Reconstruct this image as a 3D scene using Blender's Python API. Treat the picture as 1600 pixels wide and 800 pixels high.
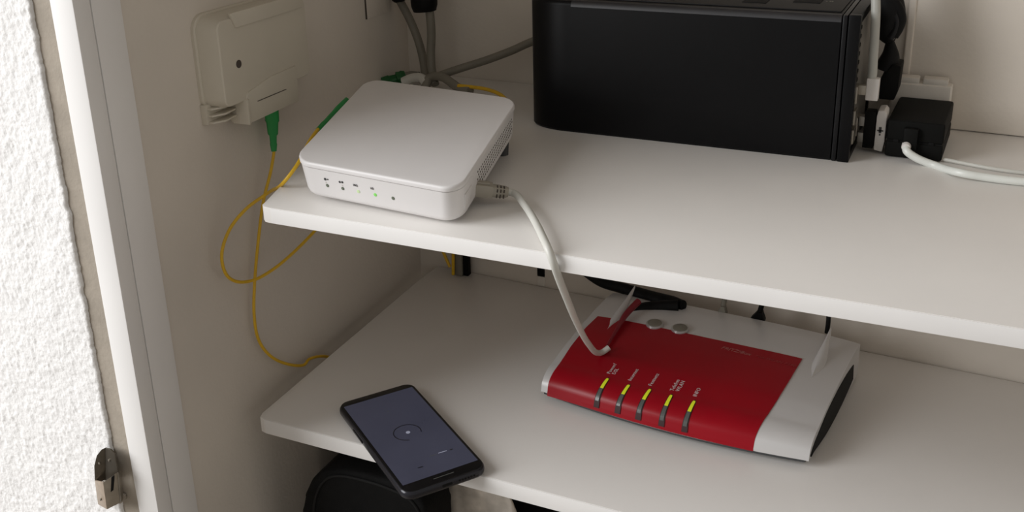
import bpy, bmesh, math, random
import numpy as np
from mathutils import Vector, Matrix

random.seed(4)
rng = np.random.default_rng(7)
for o in list(bpy.data.objects):
    bpy.data.objects.remove(o, do_unlink=True)
scene = bpy.context.scene
COL = scene.collection

# ------------------------------------------------------------------ camera
# measured from the photograph: metres, X along the shelf fronts, Y into the cupboard, Z up,
# origin at the front left corner of the lower shelf
FPX, PX, PY = 1623.416, 800.0, 290.0
CAM = Vector((0.5543, -0.6373, 0.5095))
RIGHT = Vector((0.9089, 0.4164, -0.0236)).normalized()
DOWN = Vector((0.1223, -0.3202, -0.9394)); DOWN = (DOWN - RIGHT * DOWN.dot(RIGHT)).normalized()
FWD = RIGHT.cross(DOWN)
cam_data = bpy.data.cameras.new('camera')
cam_data.sensor_width = 36.0
cam_data.lens = FPX / 1600 * 36
cam_data.shift_y = (PY - 400) / 1600
cam_data.clip_start = 0.01
cam = bpy.data.objects.new('camera', cam_data); COL.objects.link(cam)
M = Matrix((RIGHT, -DOWN, -FWD)).transposed().to_4x4(); M.translation = CAM
cam.matrix_world = M
scene.camera = cam

# ------------------------------------------------------------------ light
world = bpy.data.worlds.new('world'); scene.world = world; world.use_nodes = True
bg = world.node_tree.nodes['Background']
bg.inputs[0].default_value = (1.0, 0.955, 0.895, 1); bg.inputs[1].default_value = 0.42

def area(name, loc, target, size, energy, color, size_y=None):
    l = bpy.data.lights.new(name, 'AREA'); l.energy = energy; l.color = color
    l.shape = 'RECTANGLE'; l.size = size; l.size_y = size_y or size
    o = bpy.data.objects.new(name, l); COL.objects.link(o)
    o.location = loc
    o.rotation_euler = (Vector(target) - Vector(loc)).to_track_quat('-Z', 'Y').to_euler()
    return o
# the bright window of the room in front of the cupboard, to the left of the photographer
area('window_light', (-1.95, -1.5, 1.25), (0.3, 0.0, 0.1), 2.3, 122, (0.985, 0.99, 1.0), 1.9)
scene.view_settings.view_transform = 'Standard'
scene.view_settings.look = 'None'
scene.view_settings.gamma = 1.0
scene.view_settings.use_curve_mapping = False
scene.view_settings.exposure = -0.17

# ------------------------------------------------------------------ measuring helpers
def ray(px, py):
    return RIGHT * (px - PX) + DOWN * (py - PY) + FWD * FPX
def on_plane(px, py, n, d):
    r = ray(px, py); n = Vector(n)
    return CAM + r * ((d - n.dot(CAM)) / n.dot(r))
def at_z(px, py, z): return on_plane(px, py, (0, 0, 1), z)
def at_y(px, py, y): return on_plane(px, py, (0, 1, 0), y)
def at_x(px, py, x): return on_plane(px, py, (1, 0, 0), x)
WX, WQ = -0.0235, -0.0236            # inner left wall: x = WX + WQ*y
def at_wall(px, py, off=0.0): return on_plane(px, py, (1, -WQ, 0), WX + off)
BY, BM = 0.3478, -0.0496             # back wall: y = BY + BM*x
def at_back(px, py, off=0.0): return on_plane(px, py, (-BM, 1, 0), BY - off)
ZU, YU, TU = 0.2339, -0.0597, 0.0127   # upper shelf top, front, thickness
YL, TL = -0.0044, 0.0152               # lower shelf front, thickness (top z = 0)

# ------------------------------------------------------------------ materials
MATS = {}
def mat(name, color, rough=0.5, metal=0.0, var=0.0, vscale=30.0, bump=0.0, bscale=200.0, coat=0.0, emit=0.0, emit_col=None, spec=0.5, alpha=1.0, trans=0.0):
    m = bpy.data.materials.new(name); m.use_nodes = True
    nt = m.node_tree; b = nt.nodes['Principled BSDF']
    b.inputs['Base Color'].default_value = (*color, 1)
    b.inputs['Roughness'].default_value = rough
    b.inputs['Metallic'].default_value = metal
    b.inputs['Specular IOR Level'].default_value = spec
    if coat: b.inputs['Coat Weight'].default_value = coat; b.inputs['Coat Roughness'].default_value = 0.12
    if trans: b.inputs['Transmission Weight'].default_value = trans
    if emit:
        b.inputs['Emission Color'].default_value = (*(emit_col or color), 1); b.inputs['Emission Strength'].default_value = emit
    tc = nt.nodes.new('ShaderNodeTexCoord')
    n = nt.nodes.new('ShaderNodeTexNoise'); n.inputs['Scale'].default_value = vscale; n.inputs['Detail'].default_value = 5
    nt.links.new(tc.outputs['Object'], n.inputs['Vector'])
    r = nt.nodes.new('ShaderNodeValToRGB')
    lo = tuple(c * (1 - var) for c in color); hi = tuple(min(1, c * (1 + var)) for c in color)
    r.color_ramp.elements[0].position = 0.3; r.color_ramp.elements[1].position = 0.7
    r.color_ramp.elements[0].color = (*lo, 1); r.color_ramp.elements[1].color = (*hi, 1)
    nt.links.new(n.outputs['Fac'], r.inputs['Fac']); nt.links.new(r.outputs['Color'], b.inputs['Base Color'])
    if bump:
        n2 = nt.nodes.new('ShaderNodeTexNoise'); n2.inputs['Scale'].default_value = bscale; n2.inputs['Detail'].default_value = 4
        nt.links.new(tc.outputs['Object'], n2.inputs['Vector'])
        bp = nt.nodes.new('ShaderNodeBump'); bp.inputs['Strength'].default_value = bump; bp.inputs['Distance'].default_value = 0.001
        nt.links.new(n2.outputs['Fac'], bp.inputs['Height']); nt.links.new(bp.outputs['Normal'], b.inputs['Normal'])
    MATS[name] = m
    return m
mat('wall_paint', (0.70, 0.645, 0.575), 0.85, var=0.04, vscale=9, bump=0.25, bscale=260)
mat('plaster', (0.86, 0.85, 0.84), 0.95, var=0.03, vscale=60, bump=0.5, bscale=500)
mat('plaster_edge', (0.36, 0.315, 0.26), 0.9, var=0.10, vscale=40, bump=0.4, bscale=300)
mat('floor_tile', (0.30, 0.26, 0.215), 0.6, var=0.1, vscale=6)
mat('frame_paint', (0.83, 0.815, 0.80), 0.42, var=0.02, vscale=12, bump=0.05, bscale=90)
mat('shelf_melamine', (0.80, 0.775, 0.745), 0.38, var=0.015, vscale=14, bump=0.04, bscale=420)
mat('shelf_edge', (0.80, 0.785, 0.77), 0.40, var=0.015, vscale=30)
mat('router_white', (0.74, 0.72, 0.715), 0.42, var=0.01, vscale=30, bump=0.03, bscale=900)
mat('router_seam', (0.70, 0.68, 0.67), 0.5)
mat('dark_hole', (0.07, 0.055, 0.045), 0.8)
mat('print_dark', (0.05, 0.05, 0.05), 0.7)
mat('led_off', (0.12, 0.14, 0.10), 0.4)
mat('led_green', (0.20, 0.55, 0.12), 0.4, emit=0.25, emit_col=(0.2, 0.8, 0.1))
mat('led_pale', (0.55, 0.68, 0.40), 0.4, emit=0.1, emit_col=(0.5, 0.8, 0.3))
mat('cable_grey', (0.60, 0.595, 0.55), 0.42, var=0.03, vscale=60)
mat('cable_grey_mid', (0.42, 0.42, 0.385), 0.45, var=0.03)
mat('cable_grey_dark', (0.20, 0.185, 0.15), 0.55, var=0.06, vscale=60)
mat('cable_white', (0.72, 0.74, 0.70), 0.32, var=0.02)
mat('cable_black', (0.005, 0.005, 0.005), 0.55, var=0.2, spec=0.14)
mat('reflection_red', (0.20, 0.005, 0.014), 0.45, var=0.1)
mat('fiber_yellow', (0.72, 0.44, 0.015), 0.45, var=0.06, vscale=80)
mat('connector_green', (0.015, 0.27, 0.06), 0.42, var=0.05)
mat('connector_dark_green', (0.012, 0.11, 0.03), 0.42, var=0.05)
mat('plug_beige', (0.36, 0.33, 0.275), 0.4, var=0.03)
mat('outlet_cream', (0.62, 0.575, 0.485), 0.5, var=0.02, vscale=25, bump=0.04, bscale=500)
mat('case_black', (0.0035, 0.0035, 0.004), 0.36, var=0.12, vscale=25, bump=0.05, bscale=900, spec=0.15)
mat('case_black_gloss', (0.006, 0.006, 0.007), 0.3, var=0.1, spec=0.25)
mat('case_edge_highlight', (0.022, 0.022, 0.025), 0.38, var=0.1, spec=0.6)  # lighter and shinier than the case, paints its edge highlight
mat('case_top', (0.014, 0.013, 0.013), 0.5, var=0.1, spec=0.25)
mat('metal_panel', (0.30, 0.285, 0.26), 0.45, metal=0.6, var=0.06)
mat('adapter_black', (0.006, 0.006, 0.0055), 0.6, var=0.1, bump=0.08, bscale=900, spec=0.09)
mat('strip_white', (0.72, 0.68, 0.62), 0.5, var=0.03)
mat('plug_white', (0.66, 0.63, 0.60), 0.45, var=0.02)
mat('red_plastic', (0.31, 0.001, 0.009), 0.33, var=0.04, vscale=20, spec=0.3)
mat('silver_plastic', (0.66, 0.65, 0.645), 0.34, metal=0.2, var=0.02, vscale=30)
mat('silver_button', (0.50, 0.50, 0.49), 0.30, metal=0.6, var=0.03)
mat('base_dark', (0.055, 0.058, 0.06), 0.55, var=0.05)
mat('vent_black', (0.005, 0.005, 0.005), 0.6, spec=0.15)
mat('led_yellow', (0.50, 0.52, 0.02), 0.35, emit=0.28, emit_col=(0.72, 0.80, 0.02))
mat('led_bar_grey', (0.10, 0.105, 0.10), 0.25, var=0.1)
mat('slot_dark', (0.03, 0.004, 0.005), 0.6)
mat('print_light', (0.62, 0.50, 0.50), 0.6)
mat('print_faint', (0.40, 0.13, 0.12), 0.5)
mat('print_trace', (0.34, 0.025, 0.03), 0.5)
mat('phone_black', (0.004, 0.004, 0.005), 0.25, var=0.1, spec=0.3)
mat('phone_rim', (0.018, 0.018, 0.024), 0.22, metal=0.3)
mat('phone_screen', (0.030, 0.031, 0.044), 0.22, var=0.25, vscale=18, emit=0.30, emit_col=(0.085, 0.09, 0.145))
mat('screen_dark', (0.010, 0.010, 0.016), 0.3)
mat('screen_light', (0.30, 0.31, 0.40), 0.3, emit=0.25, emit_col=(0.5, 0.52, 0.66))
mat('steel', (0.33, 0.30, 0.255), 0.34, metal=0.9, var=0.12, vscale=120, bump=0.1, bscale=600)
mat('steel_tan', (0.36, 0.285, 0.215), 0.4, metal=0.35, var=0.15, vscale=140)
mat('steel_dark', (0.085, 0.072, 0.055), 0.4, metal=0.8, var=0.15, vscale=120)
mat('bag_black', (0.005, 0.005, 0.005), 0.75, var=0.2, vscale=60, bump=0.4, bscale=500, spec=0.12)
mat('bag_trim', (0.009, 0.009, 0.009), 0.6, spec=0.15)
mat('foil_grey', (0.52, 0.475, 0.42), 0.35, var=0.35, vscale=45, bump=0.6, bscale=90)

# ------------------------------------------------------------------ mesh helpers
def bm_mesh(name, bm, smooth=True, angle=35):
    bmesh.ops.recalc_face_normals(bm, faces=bm.faces)
    me = bpy.data.meshes.new(name); bm.to_mesh(me); bm.free()
    if smooth:
        for p in me.polygons: p.use_smooth = True
        me.set_sharp_from_angle(angle=math.radians(angle))
    return me
def link(name, me, material, parent=None, inv=None):
    o = bpy.data.objects.new(name, me); COL.objects.link(o)
    if material: me.materials.append(MATS[material])
    if parent is not None: o.parent = parent
    return o
def tag(o, label=None, cat=None, group=None, kind=None):
    if label: o['label'] = label
    if cat: o['category'] = cat
    if group: o['group'] = group
    if kind: o['kind'] = kind
    return o
def thing(name, label, cat, mtx=None, group=None):
    o = bpy.data.objects.new(name, None); COL.objects.link(o); o.empty_display_size = 0.02
    if mtx is not None: o.matrix_world = mtx
    return tag(o, label, cat, group)
def frame(o, ex, ey, ez):
    m = Matrix((Vector(ex), Vector(ey), Vector(ez))).transposed().to_4x4(); m.translation = o
    return m
def T(loc): return Matrix.Translation(Vector(loc))

def add_box(bm, lo, hi, bev=0.0, seg=2, mtx=None):
    c = [(a + b) / 2 for a, b in zip(lo, hi)]; s = [abs(b - a) for a, b in zip(lo, hi)]
    b2 = bmesh.new()
    bmesh.ops.create_cube(b2, size=1.0, matrix=Matrix.Translation(c) @ Matrix.Diagonal((*s, 1)))
    if bev > 0:
        bmesh.ops.bevel(b2, geom=list(b2.edges), offset=min(bev, min(s) * 0.49), segments=seg, profile=0.6, affect='EDGES')
    if mtx is not None: bmesh.ops.transform(b2, matrix=mtx, verts=b2.verts)
    merge(bm, b2)
def merge(bm, b2):
    me = bpy.data.meshes.new('tmp'); b2.to_mesh(me); b2.free(); bm.from_mesh(me); bpy.data.meshes.remove(me)
def add_prism(bm, poly, n_off, bev=0.0, seg=2):
    """poly: list of 3D points (planar), extruded along the vector n_off"""
    b2 = bmesh.new()
    vs = [b2.verts.new(p) for p in poly]; f = b2.faces.new(vs)
    r = bmesh.ops.extrude_face_region(b2, geom=[f])
    bmesh.ops.translate(b2, vec=Vector(n_off), verts=[v for v in r['geom'] if isinstance(v, bmesh.types.BMVert)])
    if bev > 0:
        bmesh.ops.recalc_face_normals(b2, faces=b2.faces)
        bmesh.ops.bevel(b2, geom=list(b2.edges), offset=bev, segments=seg, profile=0.6, affect='EDGES', clamp_overlap=True)
    merge(bm, b2)
def add_loft(bm, rings, cap0=True, cap1=True):
    L = [[bm.verts.new(p) for p in r] for r in rings]; n = len(rings[0])
    for a, b in zip(L, L[1:]):
        for i in range(n): bm.faces.new((a[i], a[(i + 1) % n], b[(i + 1) % n], b[i]))
    if cap0: bm.faces.new(list(reversed(L[0])))
    if cap1: bm.faces.new(L[-1])
def smooth_path(pts, sub=10):
    P = [Vector(p) for p in pts]
    P = [P[0] * 2 - P[1]] + P + [P[-1] * 2 - P[-2]]
    out = []
    for i in range(1, len(P) - 2):
        p0, p1, p2, p3 = P[i - 1:i + 3]
        d = lambda a, b: max((a - b).length, 1e-6) ** 0.5
        t0 = 0; t1 = t0 + d(p0, p1); t2 = t1 + d(p1, p2); t3 = t2 + d(p2, p3)
        for k in range(sub):
            t = t1 + (t2 - t1) * k / sub
            a1 = p0 * ((t1 - t) / (t1 - t0)) + p1 * ((t - t0) / (t1 - t0))
            a2 = p1 * ((t2 - t) / (t2 - t1)) + p2 * ((t - t1) / (t2 - t1))
            a3 = p2 * ((t3 - t) / (t3 - t2)) + p3 * ((t - t2) / (t3 - t2))
            b1 = a1 * ((t2 - t) / (t2 - t0)) + a2 * ((t - t0) / (t2 - t0))
            b2 = a2 * ((t3 - t) / (t3 - t1)) + a3 * ((t - t1) / (t3 - t1))
            out.append(b1 * ((t2 - t) / (t2 - t1)) + b2 * ((t - t1) / (t2 - t1)))
    out.append(P[-2])
    return out
def add_tube(bm, pts, r, n=10, sub=10, smooth=True, radii=None):
    P = smooth_path(pts, sub) if smooth else [Vector(p) for p in pts]
    tan = [(P[min(i + 1, len(P) - 1)] - P[max(i - 1, 0)]).normalized() for i in range(len(P))]
    up = Vector((0, 0, 1)) if abs(tan[0].z) < 0.9 else Vector((1, 0, 0))
    x = tan[0].cross(up).normalized(); rings = []
    for i, (p, t) in enumerate(zip(P, tan)):
        x = (x - t * x.dot(t)).normalized(); y = t.cross(x)
        rr = r if radii is None else np.interp(i / (len(P) - 1), np.linspace(0, 1, len(radii)), radii)
        rings.append([p + (x * math.cos(a) + y * math.sin(a)) * rr for a in np.linspace(0, 2 * math.pi, n, endpoint=False)])
    add_loft(bm, rings)
def add_cyl(bm, c, axis, r, h, n=24, bev=0.0, r2=None):
    axis = Vector(axis).normalized(); x = axis.orthogonal().normalized(); y = axis.cross(x); c = Vector(c)
    ring = lambda rad, z: [c + axis * z + (x * math.cos(a) + y * math.sin(a)) * rad for a in np.linspace(0, 2 * math.pi, n, endpoint=False)]
    r2 = r if r2 is None else r2
    rs = [ring(r, 0), ring(r2, h - bev)] + ([ring(r2 - bev * 0.3, h - bev * 0.3), ring(r2 - bev, h)] if bev else [])
    add_loft(bm, rs)
def rrect(w, d, r, n=6):
    """rounded rectangle outline (counter clockwise), 0..w x 0..d"""
    out = []
    for cx, cy, a0 in ((w - r, d - r, 0), (r, d - r, 90), (r, r, 180), (w - r, r, 270)):
        for k in range(n + 1):
            a = math.radians(a0 + 90 * k / n); out.append((cx + r * math.cos(a), cy + r * math.sin(a)))
    return out
def text_mesh(name, body, size, material, parent, mtx, align='LEFT', depth=0.00006, spacing=1.0, shear=0.0):
    cu = bpy.data.curves.new(name, 'FONT'); cu.body = body; cu.size = size; cu.align_x = align; cu.extrude = depth
    cu.space_character = spacing; cu.shear = shear; cu.resolution_u = 2
    o = bpy.data.objects.new('tmp_text', cu); COL.objects.link(o)
    bpy.context.view_layer.update()
    me = bpy.data.meshes.new_from_object(o.evaluated_get(bpy.context.evaluated_depsgraph_get()))
    bpy.data.objects.remove(o, do_unlink=True)
    me.transform(mtx); me.materials.clear(); me.name = name
    return link(name, me, material, parent)
def struct(name, bm, material, label=None, smooth=False, parent=None):
    o = link(name, bm_mesh(name, bm, smooth), material, parent)
    o['kind'] = 'structure'
    if label: o['label'] = label
    return o

# ================================================================== the setting
ZB, ZT = -0.62, 0.72          # cupboard floor and top
XR = 1.02                     # right wall of the cupboard (out of view)
wx = lambda y: WX + WQ * y
yb = lambda x: BY + BM * x
cor = Vector(((WX + WQ * BY) / (1 - WQ * BM), 0, 0)); cor.y = yb(cor.x)
YF = -0.0722                  # where the door frame meets the cupboard wall
bm = bmesh.new()
add_prism(bm, [(wx(YF), YF, ZB), (cor.x, cor.y + 0.02, ZB), (cor.x - 0.05, cor.y + 0.02, ZB), (wx(YF) - 0.05, YF, ZB)], (0, 0, ZT - ZB))
struct('wall_left', bm, 'wall_paint', 'cream painted inner wall of the cupboard carrying the fibre outlet')
bm = bmesh.new()
add_prism(bm, [(cor.x, cor.y, ZB), (XR, yb(XR), ZB), (XR, yb(XR) + 0.05, ZB), (cor.x, cor.y + 0.05, ZB)], (0, 0, ZT - ZB))
struct('wall_back', bm, 'wall_paint', 'cream painted back wall of the cupboard')
bm = bmesh.new(); add_box(bm, (XR, -0.125, ZB), (XR + 0.03, 0.36, ZT)); struct('wall_right', bm, 'wall_paint', 'right inner wall of the cupboard')
bm = bmesh.new(); add_box(bm, (-0.6, -3.2, ZB - 0.02), (2.2, 0.40, ZB)); struct('floor', bm, 'floor_tile', 'floor below the cupboard shelves')
bm = bmesh.new(); add_box(bm, (-0.08, YF, ZT), (XR + 0.03, 0.40, ZT + 0.02)); struct('ceiling', bm, 'wall_paint', 'top board of the cupboard')

# raised panel on the right of the back wall, behind the power adapter, with its rounded vertical edge
xp = at_back(1422, 60).x
bm = bmesh.new()
add_prism(bm, [(xp, yb(xp) - 0.004, ZU + 0.0005), (XR - 0.001, yb(XR) - 0.004, ZU + 0.0005), (XR - 0.001, yb(XR) + 0.001, ZU + 0.0005), (xp, yb(xp) + 0.001, ZU + 0.0005)], (0, 0, ZT - ZU - 0.003), 0.0012)
struct('trim_1', bm, 'wall_paint', 'flat panel edge running up the back wall behind the plugs')
bm = bmesh.new()
xa = xp - 0.0035
add_prism(bm, [(xa, yb(xa) - 0.006, ZU + 0.0005), (xp + 0.003, yb(xp) - 0.006, ZU + 0.0005), (xp + 0.003, yb(xp), ZU + 0.0005), (xa, yb(xa), ZU + 0.0005)], (0, 0, ZT - ZU - 0.003), 0.002, 3)
struct('trim_2', bm, 'wall_paint', 'narrow rounded cover strip running up the back wall')

# door frame: two members with a groove between them
XI = wx(-0.09) + 0.002        # inner face
fe = -0.1161                  # front face
XO = -0.0412
bm = bmesh.new(); add_box(bm, (XO, fe, ZB), (XI, -0.1006, ZT + 0.3), 0.0012)
struct('trim_3', bm, 'frame_paint', 'white painted front member of the door frame', True)
bm = bmesh.new(); add_box(bm, (XO, -0.0996, ZB), (XI - 0.0004, YF, ZT + 0.3), 0.0008)
struct('trim_4', bm, 'frame_paint', 'inner member of the door frame next to the cupboard wall', True)
# beige reveal between frame and plaster
bm = bmesh.new(); add_box(bm, (-0.0655, -0.1150, ZB), (XO, -0.06, ZT + 0.3))
struct('trim_5', bm, 'plaster_edge', 'beige filler strip between the door frame and the plaster')

# rough plastered wall: a displaced grid with an uneven right edge
def noise2(u, v, s, seed):
    g = np.random.default_rng(seed).standard_normal((96, 96))
    u = u * s; v = v * s
    i = np.floor(u).astype(int); j = np.floor(v).astype(int); fu = u - i; fv = v - j
    fu = fu * fu * (3 - 2 * fu); fv = fv * fv * (3 - 2 * fv)
    G = lambda a, b: g[a % 96, b % 96]
    return (G(i, j) * (1 - fu) + G(i + 1, j) * fu) * (1 - fv) + (G(i, j + 1) * (1 - fu) + G(i + 1, j + 1) * fu) * fv
NU, NV = 190, 520
U, V = np.meshgrid(np.linspace(0, 1, NU), np.linspace(0, 1, NV), indexing='ij')
pz0, pz1, px0, px1 = -0.14, 0.48, -0.27, -0.0590
xx = px1 - U * (px1 - px0); zz = pz0 + V * (pz1 - pz0)
hgt = 0.00020 * noise2(xx, zz, 380, 1) + 0.00016 * noise2(xx, zz, 190, 2) + 0.00016 * noise2(xx, zz, 700, 3) + 0.0003 * noise2(xx, zz, 40, 4)
edge = 0.0003 * noise2(zz * 0 + 0.3, zz, 420, 5) + 0.0004 * noise2(zz * 0 + 0.3, zz, 110, 6)
xx = xx + edge * np.clip(1 - U * 14, 0, 1)
yy = -0.1180 - hgt + 0.0012 * np.clip(1 - U * 120, 0, 1) ** 2
verts = [(float(a), float(b), float(c)) for a, b, c in zip(xx.ravel(), yy.ravel(), zz.ravel())]
faces = [(i * NV + j, (i + 1) * NV + j, (i + 1) * NV + j + 1, i * NV + j + 1) for i in range(NU - 1) for j in range(NV - 1)]
# close the slab: an edge flange that runs back into the wall
base = len(verts)
for j in range(NV): verts.append((float(xx[0, j]) - 0.0005, -0.09, float(zz[0, j])))
faces += [(j, j + 1, base + j + 1, base + j) for j in range(NV - 1)]
me = bpy.data.meshes.new('wall_plaster'); me.from_pydata(verts, [], faces); me.update()
for p in me.polygons: p.use_smooth = True
pw = link('wall_front', me, 'plaster'); pw['kind'] = 'structure'; pw['label'] = 'rough white plastered wall left of the door frame'
bm = bmesh.new(); add_box(bm, (-0.9, -0.117, ZB), (-0.066, -0.06, ZT + 0.3)); struct('wall_front_core', bm, 'plaster', 'masonry behind the rough white plaster')
bpy.data.objects['wall_front_core'].name = 'wall_outer'

# blank cover edge on the left wall, high up near the corner
bm = bmesh.new()
pa = at_wall(571.5, 30)
add_prism(bm, [(wx(pa.y) - 0.0005, pa.y, pa.z), (wx(pa.y + 0.05) - 0.0005, pa.y + 0.05, pa.z), (wx(pa.y + 0.05) - 0.0005, pa.y + 0.05, 0.42), (wx(pa.y) - 0.0005, pa.y, 0.42)], (0.0022, 0, 0), 0.0004)
o = link('cover_plate', bm_mesh('cover_plate', bm), 'wall_paint')
bm = bmesh.new(); add_box(bm, (wx(pa.y) - 0.0005, pa.y - 0.0008, pa.z), (wx(pa.y) + 0.0019, pa.y + 0.0001, 0.42)); link('seam_or_shadow', bm_mesh('seam_or_shadow', bm), 'dark_hole', o)  # dark strip paints the shadow line along the plate's front edge
tag(o, 'thin blank wall plate above the router near the back corner', 'cover plate')

# ------------------------------------------------------------------ shelves
def shelf(name, outline, z, t, front_y, label):
    root = thing(name, label, 'shelf', T((outline[0][0], outline[0][1], z - t)))
    base = Vector((outline[0][0], outline[0][1], z - t))
    bm = bmesh.new()
    add_prism(bm, [Vector((x, y, z - t)) - base for x, y in outline], (0, 0, t), 0.0007, 2)
    link('board', bm_mesh('board', bm), 'shelf_melamine', root)
    return root, base
XS = XR - 0.002
r, b = shelf('shelf', [(0.0012, YL + 0.0012), (0.006, YL), (XS, YL), (XS, yb(XS) - 0.002), (-0.0055, yb(0) - 0.002), (-0.0078, 0.3), (-0.001, 0.003)],
             0.0, TL, YL, 'lower white melamine shelf carrying the red router and the phone')
bm = bmesh.new(); add_box(bm, (0.007 - b.x, YL - 0.0006 - b.y, 0.0005), (XS - b.x, YL + 0.0002 - b.y, TL - 0.0004), 0.0003); link('edge_band', bm_mesh('edge_band', bm), 'shelf_edge', r)
ul = [at_z(p[0], p[1], ZU) for p in ((415, 314.5), (424.5, 304.7), (445.5, 283), (465, 262.7))]
dv = (ul[3] - ul[1]).normalized(); end = ul[3] + dv * ((ul[3].x - wx(0.2) - 0.002) / -dv.x)
r, b = shelf('shelf', [(0.0835, YU), (XS, YU), (XS, yb(XS) - 0.001), (cor.x + 0.001, yb(cor.x) - 0.001), (end.x, end.y),
                       (ul[3].x, ul[3].y), (ul[2].x, ul[2].y), (ul[1].x, ul[1].y), (0.0735, -0.0515), (0.0745, -0.0560), (0.078, -0.0590)],
             ZU, TU, YU, 'upper white melamine shelf carrying the white box and the black case')
bm = bmesh.new(); add_box(bm, (0.0845 - b.x, YU - 0.0006 - b.y, 0.0005), (XS - b.x, YU + 0.0002 - b.y, TU - 0.0004), 0.0003); link('edge_band', bm_mesh('edge_band', bm), 'shelf_edge', r)

# ================================================================== white router on the upper shelf
Q = [(456, 249), (717, 297), (811, 154), (575, 122)]
HR = 0.0300
fl = at_z(*Q[0], ZU + HR + 0.0030); fr = at_z(*Q[1], ZU + HR + 0.0014)
ex = (fr - fl).normalized(); ey0 = Vector((0, 0, 1)).cross(ex).normalized(); ezz = ex.cross(ey0)
tilt = math.radians(4.5)
eyr = ey0 * math.cos(tilt) + ezz * math.sin(tilt); nr = ex.cross(eyr).normalized()
qc = [on_plane(*p, nr, nr.dot(fl)) for p in Q]
RM = frame(qc[0] - nr * HR, ex, eyr, nr); RI = RM.inverted()
ql = [RI @ p for p in qc]       # local top corners at z = HR
router = thing('router', 'white rectangular fibre router with green lamps on the upper shelf', 'router', RM)
def rp(s, t, h=0.0):
    p = (ql[0] * (1 - s) + ql[1] * s) * (1 - t) + (ql[3] * (1 - s) + ql[2] * s) * t
    return Vector((p.x, p.y, h))
def rring(ins, h, rad=0.105):
    return [rp(ins + (1 - 2 * ins) * x, ins + (1 - 2 * ins) * y, h) for x, y in rrect(1, 1, rad, 8)]
bm = bmesh.new()
add_loft(bm, [rring(0.050, 0.0), rring(0.034, 0.0006), rring(0.024, 0.0022), rring(0.018, 0.005), rring(0.006, 0.0240), rring(0.005, 0.0253)], True, True)
link('body', bm_mesh('body', bm, angle=40), 'router_white', router)
bm = bmesh.new()
add_loft(bm, [rring(0.0045, 0.0256), rring(0.001, 0.0262), rring(0.0, HR - 0.0016), rring(0.0022, HR - 0.0006), rring(0.006, HR - 0.0001), rring(0.010, HR)], True, True)
link('lid', bm_mesh('lid', bm, angle=40), 'router_white', router)
# front lamps and print; the front face leans with the draft of the body
def front_pt(s, h):
    ins = np.interp(h, [0.005, 0.0240], [0.018, 0.006])
    return rp(s, ins, h)
fn = ((front_pt(0.5, 0.008) - front_pt(0.5, 0.018)).cross(ex)); fn = Vector((0, -1, -0.13)).normalized()
lampmats = ['led_off', 'led_off', 'led_pale', 'led_green', 'led_off']
for k, s in enumerate((0.203, 0.300, 0.397, 0.500, 0.607)):
    p = front_pt(s, 0.0125)
    bm = bmesh.new(); add_cyl(bm, p + fn * -0.0004, fn, 0.0014, 0.0007, 16, 0.0002)
    link('lamp', bm_mesh('lamp', bm), lampmats[k], router)
def front_m(s, h, off=0.0003):
    p = front_pt(s, h) + fn * off
    return frame(p, Vector((1, 0, 0)), Vector((1, 0, 0)).cross(fn) * -1, fn)
for s, body in ((0.384, '10/2'), (0.486, '1/2')):
    text_mesh('lettering', body, 0.0024, 'print_dark', router, front_m(s, 0.0168), 'CENTER', 0.00015)
for s0, dots in ((0.196, (0.0011, 0.0006)), (0.288, (0.0009, 0.0009))):
    for k, rr in enumerate(dots):
        bm = bmesh.new(); add_cyl(bm, front_pt(s0 + 0.016 * k, 0.0178 + 0.0002 * k), fn, rr, 0.0003, 14)
        link('symbol', bm_mesh('symbol', bm), 'print_dark', router)
for s0 in (0.1965, 0.300):
    bm = bmesh.new(); add_cyl(bm, front_pt(s0, 0.0151), fn, 0.0006, 0.0003, 12); link('symbol', bm_mesh('symbol', bm), 'plug_white', router)
# side vents: rows of small slots on the right face
def side_pt(t, h):
    ins = np.interp(h, [0.005, 0.0240], [0.018, 0.006])
    return rp(1 - ins, t, h)
sn = Vector((ql[2].y - ql[1].y, -(ql[2].x - ql[1].x), 0)).normalized(); sn = (sn + Vector((0, 0, -0.13))).normalized()
bm = bmesh.new()
for row in range(5):
    for k in range(24):
        t = 0.28 + 0.0252 * (k + 0.5 * (row % 2))
        add_cyl(bm, side_pt(t, 0.0085 + row * 0.0031) - sn * 0.0003, sn, 0.00082, 0.00055, 8)
o = link('vent_holes', bm_mesh('vent_holes', bm), 'dark_hole', router); o['kind'] = 'stuff'
# feet that carry the raised rear and the front
for s, t in ((0.25, 0.16), (0.80, 0.16), (0.12, 0.90), (0.915, 0.90)):
    top = RM @ rp(s, t, 0.001); h = top.z - ZU
    bm = bmesh.new(); add_cyl(bm, RI @ Vector((top.x, top.y, ZU)), RI.to_3x3() @ Vector((0, 0, 1)), 0.0050, h, 14, 0.0, 0.0060)
    link('foot', bm_mesh('foot', bm), 'base_dark', router)
# socket and network plug on the right side
pt = 0.135
sp = side_pt(pt, 0.0128); sy = Vector((ql[2].x - ql[1].x, ql[2].y - ql[1].y, 0)).normalized(); sz = Vector((0, 0, 1))
SM = frame(sp, sn, sy, sn.cross(sy))
bm = bmesh.new(); add_box(bm, (-0.002, -0.0085, -0.0062), (0.0006, 0.0085, 0.0062), 0.0006, 2, SM)
link('socket', bm_mesh('socket', bm), 'router_seam', router)

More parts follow.
